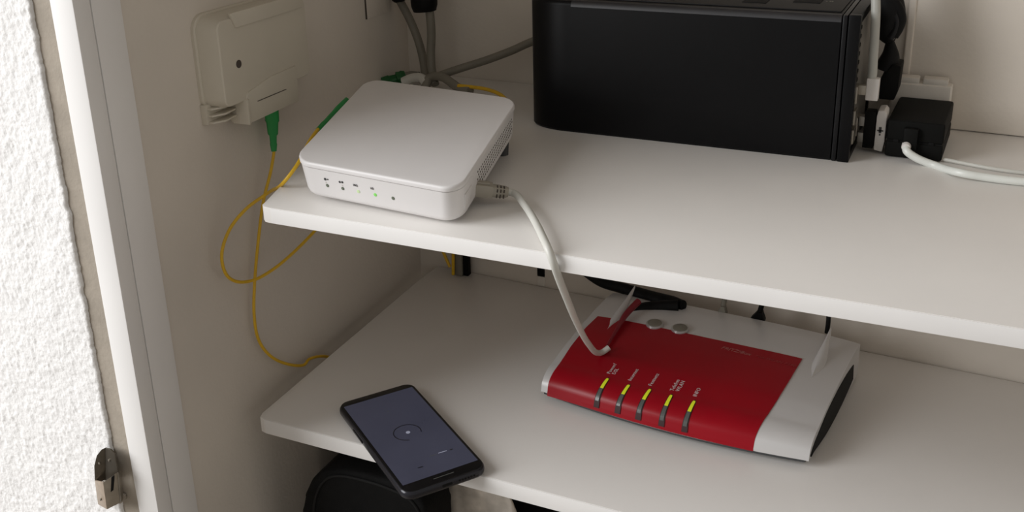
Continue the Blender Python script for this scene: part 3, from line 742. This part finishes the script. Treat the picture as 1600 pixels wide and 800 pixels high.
for z in (0.14, 0.58):
    bm = bmesh.new(); add_box(bm, (-0.002, 0.001, uh * z), (uw * 0.24, 0.010, uh * (z + 0.26)), 0.0006); link('tip', bm_mesh('tip', bm), 'metal_panel', root)

# white power strip against the back wall
s0 = at_z(1398, 206, ZU); ys0 = yb(s0.x) - 0.030
s1 = at_y(1399, 118, ys0 + 0.010); s2 = at_y(1484, 127, ys0 + 0.010)
ys = max(ya + ad + 0.002, ys0 + 0.002); sd = yb(s2.x) - 0.007 - ys
sh = s1.z - ZU
root = thing('power_strip', 'white power strip standing against the back wall behind the black adapter', 'power strip', T((s1.x, ys, ZU)))
bm = bmesh.new(); add_box(bm, (-0.002, 0, 0.0), (s2.x - s1.x + 0.003, sd, sh * 0.90), 0.003, 3); link('housing', bm_mesh('housing', bm), 'strip_white', root)
for k in range(2):
    a_ = (s2.x - s1.x) * 0.52 * k
    bm = bmesh.new(); add_box(bm, (a_, 0.001, sh * 0.88), (a_ + (s2.x - s1.x) * 0.46, sd - 0.001, sh), 0.0018, 2); link('socket_block', bm_mesh('socket_block', bm), 'strip_white', root)

# black angled plug and the lead hanging above it
yk = ya + 0.030
k0, k1 = at_y(1370, 155, yk), at_y(1402, 150, yk); kt = at_y(1380, 100, yk)
root = thing('mains_plug', 'black angled mains plug standing behind the white square plug', 'plug', T((k0.x, yk, k0.z)))
kw = k1.x - k0.x; kh = kt.z - k0.z
bm = bmesh.new()
add_prism(bm, [Vector((x * kw, 0, z * kh)) for x, z in ((0.05, 0.0), (0.85, 0.0), (1.0, 0.25), (1.05, 0.98), (0.6, 1.0), (0.1, 0.62), (0.0, 0.3))], (0, 0.026, 0), 0.0015)
link('body', bm_mesh('body', bm), 'adapter_black', root)
bm = bmesh.new(); add_tube(bm, [at_y(1384, 108, yk + 0.01) - Vector((k0.x, yk, k0.z)), at_y(1391, 88, yk + 0.01) - Vector((k0.x, yk, k0.z)), at_y(1391, 66, yk + 0.01) - Vector((k0.x, yk, k0.z))], 0.005, 12, 6, radii=[0.0095, 0.0075, 0.0036])
link('strain_relief', bm_mesh('strain_relief', bm), 'cable_black', root)
yc_ = yk + 0.008
c0 = at_y(1390, 66, yc_)
root = thing('mains_lead', 'thick tied black mains leads hanging down behind the black case', 'cable', T(c0))
bm = bmesh.new(); add_tube(bm, [at_y(*p, yc_) - c0 for p in ((1390, 66), (1388, 55), (1387, 42), (1391, 20), (1387, -10), (1384, -50), (1382, -120), (1380, -230))], 0.007, 14, 8, radii=[0.004, 0.009, 0.0115, 0.012, 0.011, 0.008, 0.006, 0.006]); link('cable', bm_mesh('cable', bm), 'cable_black', root)
bm = bmesh.new(); add_tube(bm, [at_y(*p, yc_ - 0.006) - c0 for p in ((1396, 56), (1403, 45), (1408, 30), (1404, 14), (1396, 0), (1388, -25))], 0.0042, 12, 8); link('loop', bm_mesh('loop', bm), 'cable_black', root)
bm = bmesh.new(); add_tube(bm, [at_y(*p, yc_ - 0.008) - c0 for p in ((1391, 60), (1398, 48), (1401, 34), (1397, 20))], 0.0030, 12, 8); link('tie', bm_mesh('tie', bm), 'case_black_gloss', root)

# ================================================================== fibre outlet box on the left wall
OY = Vector((WQ, 1, 0)).normalized(); OX = Vector((1, -WQ, 0)).normalized()
ob = at_wall(331, 193, 0.0)
OM = frame(ob, OY, (0, 0, 1), OX); OI = OM.inverted()     # local: x along wall, y up, z out of the wall
outlet = thing('fibre_outlet', 'cream plastic fibre outlet box screwed to the left cupboard wall', 'outlet box', OM)
def ow(px, py, off): return OI @ at_wall(px, py, off)
TH = 0.0225
c_tl = ow(347, 38, TH); c_bl = ow(359, 165, TH); c_br = ow(484, 106, TH)
xl_, xr_ = c_bl.x - 0.003, max(c_br.x, c_bl.x + 0.085)
yb0, yt0 = c_bl.y, c_tl.y + 0.001
def oring(ins, z, rad=0.006):
    return [Vector((xl_ + ins + x, yb0 + ins + y, z)) for x, y in rrect(xr_ - xl_ - 2 * ins, yt0 - yb0 - 2 * ins, max(rad - ins * 0.3, 0.001), 5)]
bm = bmesh.new(); add_loft(bm, [oring(-0.0045, 0.003, 0.010), oring(-0.0040, 0.006, 0.010), oring(-0.0028, TH - 0.006, 0.009), oring(-0.0014, TH - 0.0008, 0.0065), oring(-0.0004, TH - 0.0001, 0.006), oring(0.0008, TH, 0.005)])
cov = link('cover', bm_mesh('cover', bm, angle=28), 'outlet_cream', outlet)
bm = bmesh.new(); add_loft(bm, [oring(-0.0065, 0.0, 0.012), oring(-0.0065, 0.0028, 0.012), oring(-0.0055, 0.0040, 0.011)])
link('back_plate', bm_mesh('back_plate', bm, angle=28), 'outlet_cream', outlet)
h_ = ow(373, 100, TH)
bm = bmesh.new(); add_cyl(bm, (h_.x, h_.y, TH - 0.002), (0, 0, 1), 0.0034, 0.0023, 20); link('screw_hole', bm_mesh('screw_hole', bm), 'dark_hole', cov)
# hinged flap along the top
f0 = ow(369, 24, TH); bm = bmesh.new()
add_prism(bm, [Vector(p) for p in ((f0.x - 0.004, yt0 - 0.0065, TH - 0.001), (xr_ - 0.006, yt0 - 0.0065, TH - 0.001), (xr_ - 0.006, yt0 + 0.006, TH - 0.001), (f0.x - 0.010, yt0 + 0.006, TH - 0.001))], (0, 0, 0.0032), 0.001)
link('top_flap', bm_mesh('top_flap', bm), 'outlet_cream', outlet)
# lower tab covering the adapter
t0 = ow(391, 192, TH); t1 = ow(466, 161, TH); tt0 = ow(400, 148, TH)
bm = bmesh.new()
xa_, xb_, ya_, yc2 = t0.x - 0.004, t1.x, t0.y, yb0 + 0.008
add_prism(bm, [Vector(p) for p in ((xa_, ya_, 0.006), (xb_, ya_ + 0.001, 0.006), (xb_, yc2 + 0.004, 0.006), ((xa_ + xb_) / 2, yc2 + 0.003, 0.006), (xa_ + 0.004, yc2 - 0.003, 0.006), (xa_, yb0 - 0.001, 0.006))], (0, 0, TH - 0.0045), 0.001)
tab = link('lower_tab', bm_mesh('lower_tab', bm), 'outlet_cream', outlet)
bm = bmesh.new(); add_box(bm, (xa_ + 0.015, (ya_ + yc2) / 2 + 0.0012, TH + 0.0010), (xb_ - 0.018, (ya_ + yc2) / 2 + 0.0018, TH + 0.0019)); link('groove', bm_mesh('groove', bm), 'dark_hole', tab)
bm = bmesh.new(); add_box(bm, (xa_ - 0.0005, ya_ - 0.0005, 0.008), (xa_ + 0.0025, yb0, TH + 0.003), 0.0008); link('tab_rim', bm_mesh('tab_rim', bm), 'outlet_cream', tab)
# ribbed clips left and right of the tab
for x0, x1, y0, y1 in ((c_bl.x - 0.010, xa_ - 0.0005, 0.002, yb0 + 0.001), (xb_ + 0.0005, xb_ + 0.013, ow(470, 152, 0.012).y, ow(476, 126, 0.012).y)):
    bm = bmesh.new(); add_box(bm, (x0, y0, 0.0), (x1, y1, 0.006), 0.0008); cl_ = link('clip', bm_mesh('clip', bm), 'outlet_cream', outlet)
    for k in range(3):
        y = y0 + (y1 - y0) * (0.06 + 0.34 * k)
        bm = bmesh.new(); add_prism(bm, [Vector(p) for p in ((x0 + 0.002, y, 0.004), (x0 + 0.002, y, 0.010), (x0 + (x1 - x0) * 0.45, y, 0.0155), (x1 - 0.0005, y, 0.0135), (x1 - 0.0005, y, 0.004))], (0, 0.0016, 0), 0.0004)
        link('rib', bm_mesh('rib', bm), 'outlet_cream', cl_)

# ------------------------------------------------------------------ fibre patch cords
def sc_connector(bm, p0, p1, w0=0.0046, w1=0.0022, flat=0.8):
    """tapered fibre connector from p0 (wide end) to p1 (cable end)"""
    p0, p1 = Vector(p0), Vector(p1); d = (p1 - p0); L = d.length; d.normalize()
    x = d.orthogonal().normalized(); y = d.cross(x); rings = []
    for s, w in ((0.0, w0), (0.30, w0), (0.34, w0 * 0.86), (0.60, w0 * 0.74), (0.64, w1 * 1.25), (0.80, w1 * 1.1), (0.84, w1 * 1.2), (1.0, w1 * 0.9)):
        rings.append([p0 + d * L * s + x * w * math.copysign(abs(math.cos(a)) ** 0.45, math.cos(a)) + y * w * flat * math.copysign(abs(math.sin(a)) ** 0.45, math.sin(a)) for a in np.linspace(0, 2 * math.pi, 20, endpoint=False)])
    add_loft(bm, rings)
WO = 0.014
g0, g1 = at_wall(424, 168, WO), at_wall(428, 236, WO)
root = thing('fibre_cable', 'yellow fibre cord hanging straight down from the wall outlet box', 'cable', T(g0))
bm = bmesh.new(); sc_connector(bm, Vector((0, 0, 0)), g1 - g0, 0.0060, 0.0026); cn = link('connector', bm_mesh('connector', bm), 'connector_green', root)
fp = [g1 + (g0 - g1).normalized() * 0.003, g1, at_wall(423, 268, 0.013), at_wall(412, 312, 0.010), at_wall(404, 372, 0.008), at_wall(398, 440, 0.007), at_wall(397, 490, 0.007), at_wall(403, 528, 0.007), at_wall(418, 552, 0.008), at_wall(443, 567, 0.009), at_wall(475, 570, 0.010)]
le = at_z(505, 566, 0.001); fp += [Vector((wx(le.y) + 0.0085, le.y, 0.001)), Vector((wx(le.y) + 0.008, le.y + 0.03, -0.012)), Vector((wx(le.y) + 0.008, le.y + 0.07, -0.05))]
bm = bmesh.new(); add_tube(bm, [p - g0 for p in fp], 0.00145, 10, 10); link('cable', bm_mesh('cable', bm), 'fiber_yellow', root)

# second cord: from beside the router in a wide loop under the upper shelf
k0 = RM @ rp(-0.06, 0.80, 0.009); 
zc = ZU + 0.030
k0 = at_z(541, 160, zc + 0.006); k1 = at_z(497, 202, zc)
root = thing('fibre_cable', 'yellow fibre cord looping beneath the upper shelf from beside the white router', 'cable', T(k0))
bm = bmesh.new(); sc_connector(bm, Vector((0, 0, 0)), k1 - k0, 0.0044, 0.0024); link('connector', bm_mesh('connector', bm), 'connector_green', root)
fp = [k1 + (k0 - k1).normalized() * 0.003, k1, at_z(484, 220, zc - 0.003), at_z(464, 258, ZU + 0.018), at_z(446, 282, ZU + 0.008), at_wall(415, 304, 0.035), at_wall(385, 326, 0.025), at_wall(358, 360, 0.014), at_wall(346.5, 398, 0.012), at_wall(353, 428, 0.012), at_wall(370, 440, 0.013), at_wall(398, 437, 0.016),
      at_wall(428, 420, 0.022), at_wall(458, 395, 0.028), at_wall(488, 365, 0.034), at_wall(515, 335, 0.036), at_wall(540, 322, 0.034)]
bm = bmesh.new(); add_tube(bm, [p - k0 for p in fp], 0.00145, 10, 10); link('cable', bm_mesh('cable', bm), 'fiber_yellow', root)

# ------------------------------------------------------------------ cables behind the white router
def cable(name, pts, r, material, label, cat='cable', radii=None, n=12, group=None):
    b0 = Vector(pts[0])
    bm = bmesh.new(); add_tube(bm, [Vector(p) - b0 for p in pts], r, n, 8, radii=radii)
    o = link(name, bm_mesh(name, bm), material); o.location = b0
    return tag(o, label, cat, group)
ybk = 0.31
cable('grey_cable', [at_y(*p, yy_) for p, yy_ in (((560, -190), .322), ((590, -80), .320), ((608, -30), .318), ((622, -4), .318), ((640, 30), .318), ((653, 62), .316), ((661, 92), .314), ((664, 112), .308), ((668, 128), .300))], 0.0044, 'cable_grey_dark', 'grey cable slanting down the back wall corner behind the white router')
root = thing('plug_cable', 'grey cable hanging vertically from a black plug in the back corner', 'cable', T(at_y(671, 18, 0.300)))
b0 = root.location.copy()
bm = bmesh.new(); add_tube(bm, [at_y(*p, yy_) - b0 for p, yy_ in (((670, 10), .300), ((672, 25), .300), ((674, 55), .300), ((673, 85), .298), ((675, 112), .294), ((680, 132), .286))], 0.0045, 12, 8); link('cable', bm_mesh('cable', bm), 'cable_grey_dark', root)
bm = bmesh.new(); add_tube(bm, [at_y(*p, 0.300) - b0 for p in ((664, 17), (663, 8), (662, -10), (660, -40))], 0.0105, 20, 4, radii=[0.0120, 0.0138, 0.0142, 0.0142]); link('plug', bm_mesh('plug', bm), 'cable_black', root)
bm = bmesh.new(); add_tube(bm, [at_y(*p, 0.300) - b0 for p in ((661, -30), (660, -60), (655, -120), (640, -210), (620, -330))], 0.0042, 12, 6); link('lead', bm_mesh('lead', bm), 'cable_black', root)
bm = bmesh.new(); bb = at_y(627, -6, 0.312); add_cyl(bm, Vector((0, 0, 0)), (0.1, -1, 0.1), 0.006, 0.014, 16, 0.001)
o = link('wall_plug', bm_mesh('wall_plug', bm), 'cable_black'); o.location = bb; tag(o, 'small black plug at the top edge above the slanting grey cable', 'plug')
cable('grey_cable', [at_y(*p, yy_) for p, yy_ in (((674, 124), .288), ((690, 117), .292), ((716, 108), .298), ((760, 94), .308), ((800, 79), .316), ((822, 69), .320), ((850, 58), .324), ((900, 46), .329))], 0.0042, 'cable_grey_dark', 'grey cable rising to the right along the back wall to the black case')
cable('grey_cable', [at_y(*p, yy_) for p, yy_ in (((664, 138), .276), ((671, 122), .284), ((690, 120), .282), ((706, 130), .276), ((716, 137), .270), ((735, 142), .262))], 0.0046, 'cable_grey_dark', 'knotted grey cable looped over the back edge of the white router')
cable('white_cable', [at_y(*p, yy_) for p, yy_ in (((630, 128), .286), ((645, 122), .288), ((658, 122), .286), ((666, 130), .280))], 0.0050, 'cable_grey', 'short pale cable end between the green connector and the grey knot')
cable('yellow_lead', [at_y(*p, yy_) for p, yy_ in (((716, 134), .266), ((738, 136), .262), ((762, 140), .256), ((782, 148), .246), ((795, 160), .236))], 0.0019, 'fiber_yellow', 'yellow lead lying on the shelf behind the right corner of the white router')
root = thing('fibre_plug', 'dark green fibre connector poking out behind the white router', 'plug', T(at_y(606, 124, 0.290)))
b0 = root.location.copy()
bm = bmesh.new(); sc_connector(bm, Vector((-0.004, -0.004, -0.004)), at_y(634, 118, 0.300) - b0, 0.0058, 0.0050, 0.9); link('connector', bm_mesh('connector', bm), 'connector_dark_green', root)
bm = bmesh.new(); add_tube(bm, [at_y(630, 118.5, 0.299) - b0, at_y(642, 116, 0.302) - b0, at_y(655, 117, 0.302) - b0], 0.0032, 10, 6); link('cable', bm_mesh('cable', bm), 'cable_grey_dark', root)

# ------------------------------------------------------------------ cables at the back of the lower shelf
root = thing('junction_plug', 'dark grey plug with two yellow leads at the back corner of the lower shelf', 'plug', T(at_z(716, 431, 0.0)))
b0 = root.location.copy()
bm = bmesh.new(); add_box(bm, (-0.0045, -0.001, 0.0005), (0.0055, 0.009, 0.060), 0.0012); link('body', bm_mesh('body', bm), 'cable_grey_dark', root)
bm = bmesh.new(); add_box(bm, (0.0056, 0.002, 0.0005), (0.0120, 0.010, 0.055), 0.001); link('cap', bm_mesh('cap', bm), 'adapter_black', root)
yj = b0.y - 0.004
for pts in (((692, 392), (697, 404), (703, 417)), ((708, 388), (708, 408), (708, 429))):
    bm = bmesh.new(); add_tube(bm, [at_y(*p, yj) - b0 for p in pts], 0.0019, 10, 6); link('lead', bm_mesh('lead', bm), 'fiber_yellow', root)
root = thing('cable_end', 'small white plug hanging at the back of the lower shelf behind the grey cable', 'plug', T(at_z(846, 447, 0.0)))
b0 = root.location.copy()
bm = bmesh.new(); add_box(bm, (-0.0045, -0.001, 0.0005), (0.0045, 0.006, 0.012), 0.001); link('body', bm_mesh('body', bm), 'strip_white', root)
bm = bmesh.new(); add_box(bm, (-0.005, -0.0005, 0.0118), (0.004, 0.0065, 0.030), 0.001); link('sleeve', bm_mesh('sleeve', bm), 'adapter_black', root)

# cables plugged into the back of the red router
cable('black_cable', [at_y(*p, yy_) for p, yy_ in (((905, 418), .300), ((938, 440), .296), ((975, 451), .290), ((1015, 464), .282), ((1050, 473), .274), ((1068, 477), .268))], 0.0056, 'cable_black', 'thick black cable sloping down under the upper shelf behind the red router', radii=[0.0045, 0.0052, 0.0058, 0.0068, 0.0070, 0.0050])
bb = [at_y(*p, yy_) for p, yy_ in (((1060, 478), .266), ((1030, 479), .262), ((1003, 482), .256), ((984, 490), .248), ((974, 502), .240))]
cable('black_cable', bb, 0.0056, 'cable_black', 'black cable bending forward over the left fin of the red router', radii=[0.0062, 0.0058, 0.0056, 0.0054, 0.0046])
def rj_plug(label, base, top, w, material, group=None):
    b0 = Vector(base); d = Vector(top) - b0
    root = thing('network_plug', label, 'plug', T(b0), group)
    bm = bmesh.new(); x = Vector((1, 0, 0)); y = Vector((0, 1, 0)); rings = []
    for s, k in ((0, 1.0), (0.30, 0.95), (0.62, 0.45), (0.70, 0.36)):
        rings.append([d * s + x * w * k * a + y * 0.004 * b for a, b in ((-1, -1), (1, -1), (1, 1), (-1, 1))])
    add_loft(bm, rings); link('plug', bm_mesh('plug', bm, angle=25), material, root)
    bm = bmesh.new(); add_tube(bm, [d * 0.6, d, d * 1.6, d * 3.2], 0.0026, 10, 6); link('cable', bm_mesh('cable', bm), material, root)
yq = (FM @ Vector((W * 0.5, D, 0))).y + 0.004
rj_plug('black network plug in the back of the red router', at_y(1182, 506, yq), at_y(1190, 478, yq), 0.0072, 'adapter_black')
rj_plug('dark grey network plug left of the black one behind the red router', at_y(1127, 497, yq), at_y(1132, 468, yq), 0.0048, 'cable_grey_dark')
tipf = at_y(1294, 512, yq)
cable('black_lead', [at_y(1292, 520, yq), at_y(1294, 505, yq), at_y(1295, 490, yq + 0.002), at_y(1296, 470, yq + 0.004), at_y(1298, 440, yq + 0.006)], 0.0022, 'cable_black', 'thin black lead rising behind the right fin of the red router')

# ================================================================== latch on the plaster edge
yh = -0.1225
hm = at_y(166, 780, yh)
latch = thing('hinge_cup', 'worn steel hinge plate with rounded top at the edge of the plaster', 'hinge', T(hm))
def hp(px, py, y=yh): return at_y(px, py, y) - hm
# left leaf and right leaf meet at a shallow angle along the middle
lt = [(148, 752), (147, 728), (151, 712), (158, 703), (164, 700), (165, 752)]
rt = [(165, 752), (164, 700), (172, 702), (179, 709), (181, 722), (184, 738)]
for poly, ya0, ya1 in ((lt, -0.0030, 0.0012), (rt, 0.0012, -0.0035)):
    bm = bmesh.new(); xs = [p[0] for p in poly]; x0, x1 = min(xs), max(xs)
    add_prism(bm, [hp(p[0], p[1], yh + ya0 + (ya1 - ya0) * (p[0] - x0) / (x1 - x0)) for p in poly], (0, 0.0012, 0), 0.0003)
    link('leaf', bm_mesh('leaf', bm, angle=25), 'steel_dark', latch)
bm = bmesh.new()
pts = [hp(148, 751, yh - 0.003), hp(161, 754, yh - 0.0125), hp(182, 739, yh - 0.0060), hp(187, 737, yh)]
low = [hp(153, 788, yh - 0.003), hp(167, 796, yh - 0.0125), hp(187, 786, yh - 0.0060), hp(191, 782, yh)]
for a, b, m_, nm in ((0, 1, 'steel_tan', 'side_plate'), (1, 2, 'steel', 'front_plate'), (2, 3, 'steel', 'side_plate')):
    bm2 = bmesh.new(); add_prism(bm2, [pts[a], pts[b], low[b], low[a]], (0.0003, 0.0013, 0), 0.0003)
    link(nm, bm_mesh(nm, bm2, angle=25), m_, latch)
for p in ((157, 722), (173, 718)):
    bm2 = bmesh.new(); add_cyl(bm2, hp(p[0], p[1], yh + 0.0005), (0.25 if p[0] < 165 else -0.25, -1, 0), 0.0011, 0.0022, 12, 0.0004); link('rivet', bm_mesh('rivet', bm2), 'steel', latch)
bm2 = bmesh.new(); add_prism(bm2, [hp(174, 746, yh - 0.0092), hp(177.5, 744, yh - 0.0082), hp(177, 766, yh - 0.0084), hp(173, 769, yh - 0.0096)], (0, 0.001, 0)); link('slot', bm_mesh('slot', bm2), 'vent_black', latch)
bm2 = bmesh.new(); add_cyl(bm2, hp(158, 780, yh - 0.0080), (-0.8, -1, 0), 0.0012, 0.001, 12); link('rivet', bm_mesh('rivet', bm2), 'plug_beige', latch)
bm2 = bmesh.new(); add_cyl(bm2, hp(163, 752, yh - 0.002), (1, -0.2, 0.35), 0.0013, 0.008, 12); link('pin', bm_mesh('pin', bm2), 'steel', latch)
bm2 = bmesh.new(); add_box(bm2, (0.010, -0.001, 0.0005), (0.0165, 0.007, 0.0055), 0.0008); link('foot', bm_mesh('foot', bm2), 'plaster_edge', latch)

# ================================================================== bags below the lower shelf
ZF = ZB
def blob(name, c, rx, ry, rz, e, mtl, rough=0.0, seed=0, nu=40, nv=24):
    bm = bmesh.new(); rings = []
    sg = lambda v, p: math.copysign(abs(v) ** p, v)
    ph = np.random.default_rng(seed).uniform(0, 6.28, 12)
    for j in range(1, nv):
        b = -math.pi / 2 + math.pi * j / nv; rg = []
        for i in range(nu):
            a = 2 * math.pi * i / nu
            k = 1 + rough * (math.sin(3 * a + 2 * b + ph[0]) + math.sin(5 * a - 4 * b + ph[1]) * 0.7 + math.sin(9 * a + 7 * b + ph[2]) * 0.5 + math.sin(13 * b - 6 * a + ph[3]) * 0.5 + math.sin(17 * a + 11 * b + ph[4]) * 0.3)
            rg.append(Vector((rx * sg(math.cos(b), e) * sg(math.cos(a), e), ry * sg(math.cos(b), e) * sg(math.sin(a), e), rz * sg(math.sin(b), e))) * k + Vector(c))
        rings.append(rg)
    add_loft(bm, rings)
    return bm
# tall black bag leaning to the right, its front just behind the shelf edge
out_px = [(469, 830), (470, 800), (475, 772), (485, 750), (502, 736), (530, 734), (570, 741), (610, 753), (645, 771), (663, 791), (670, 820)]
yf_ = 0.004
outl = [at_y(*p, yf_) for p in out_px]
bagc = Vector((outl[0].x, yf_, ZF))
bag = thing('shoulder_bag', 'black padded bag standing on the floor below the lower shelf', 'bag', T(bagc))
poly = [p - bagc for p in outl]; poly = [Vector((poly[0].x + 0.004, 0, 0.0))] + poly + [Vector((poly[-1].x, 0, 0.0))]
bm = bmesh.new(); add_prism(bm, poly, (0, 0.045, 0), 0.007, 4); link('body', bm_mesh('body', bm, angle=50), 'bag_black', bag)
pip = [Vector((p.x, -0.0005, p.z)) for p in [at_y(*q, yf_) - bagc for q in ((490, 815), (492, 785), (500, 760), (514, 746), (532, 743), (568, 750), (606, 762), (638, 778), (653, 796), (658, 820))]]
bm = bmesh.new(); add_tube(bm, pip, 0.0013, 10, 6); link('piping', bm_mesh('piping', bm), 'bag_trim', bag)
yg_ = 0.10  # black blob added to darken the shaded space under the shelf
bl_ = at_y(505, 770, yg_); bt = at_y(560, 690, yg_)
sc_ = Vector((bl_.x + 0.15, yg_ + 0.075, ZF)); hb = (min(bt.z, -0.03) - ZF) / 2
shade_root = thing('shade_blob', 'black blob added as the dark shade behind the black padded bag', 'bag', T(sc_))
bm = blob('body', (0, 0, hb), 0.15, 0.075, hb, 0.30, 'bag_black', 0.003, 3, 64, 50)
link('body', bm_mesh('body', bm, angle=60), 'bag_black', shade_root)
def drape(px_pts, y0, dy, seed):
    """crumpled sheet hanging from a measured upper edge down to the floor"""
    top = [at_y(*p, y0) for p in px_pts]; n = 46; g = np.random.default_rng(seed)
    xs_ = np.linspace(top[0].x, top[-1].x, n); zs_ = np.interp(xs_, [p.x for p in top], [p.z for p in top])
    ph = g.uniform(0, 6.28, 8); bm = bmesh.new(); rows = []
    for side in (0, 1):
        for j in (range(40) if side == 0 else range(39, -1, -1)):
            s_ = j / 39; row = []
            for i in range(n):
                a = i / (n - 1); w = math.sin(math.pi * a) ** 0.5
                c = 0.5 * math.sin(13 * a + 44 * s_ + ph[0]) + 0.5 * abs(math.sin(17 * a - 63 * s_ + ph[1])) + 0.35 * abs(math.sin(27 * a + 87 * s_ + ph[2])) + 0.3 * abs(math.sin(121 * s_ - 22 * a + ph[3]))
                b = (dy * (0.25 + s_ ** 0.5) * w + 0.004 * c) * (-1 if side == 0 else 0.6)
                row.append(bm.verts.new((xs_[i] + 0.002 * c - wc0.x, y0 + b - wc0.y, ZF + (zs_[i] - ZF) * (1 - s_) - ZF)))
            rows.append(row)
    for r0, r1 in zip(rows, rows[1:] + rows[:1]):
        for i in range(n - 1): bm.faces.new((r0[i], r0[i + 1], r1[i + 1], r1[i]))
    for i in (0, n - 1): bm.faces.new([r[i] for r in rows])
    return bm
wc0 = at_y(740, 775, 0.068); wc0 = Vector((wc0.x, 0.068, ZF))
wrap = thing('plastic_bag', 'crumpled grey plastic bag hanging below the shelf beside the phone', 'bag', T(wc0))
link('body', bm_mesh('body', drape([(580, 720), (610, 708), (650, 712), (700, 722), (745, 738), (785, 755), (798, 780), (806, 800)], 0.068, 0.008, 5), angle=70), 'foil_grey', wrap)
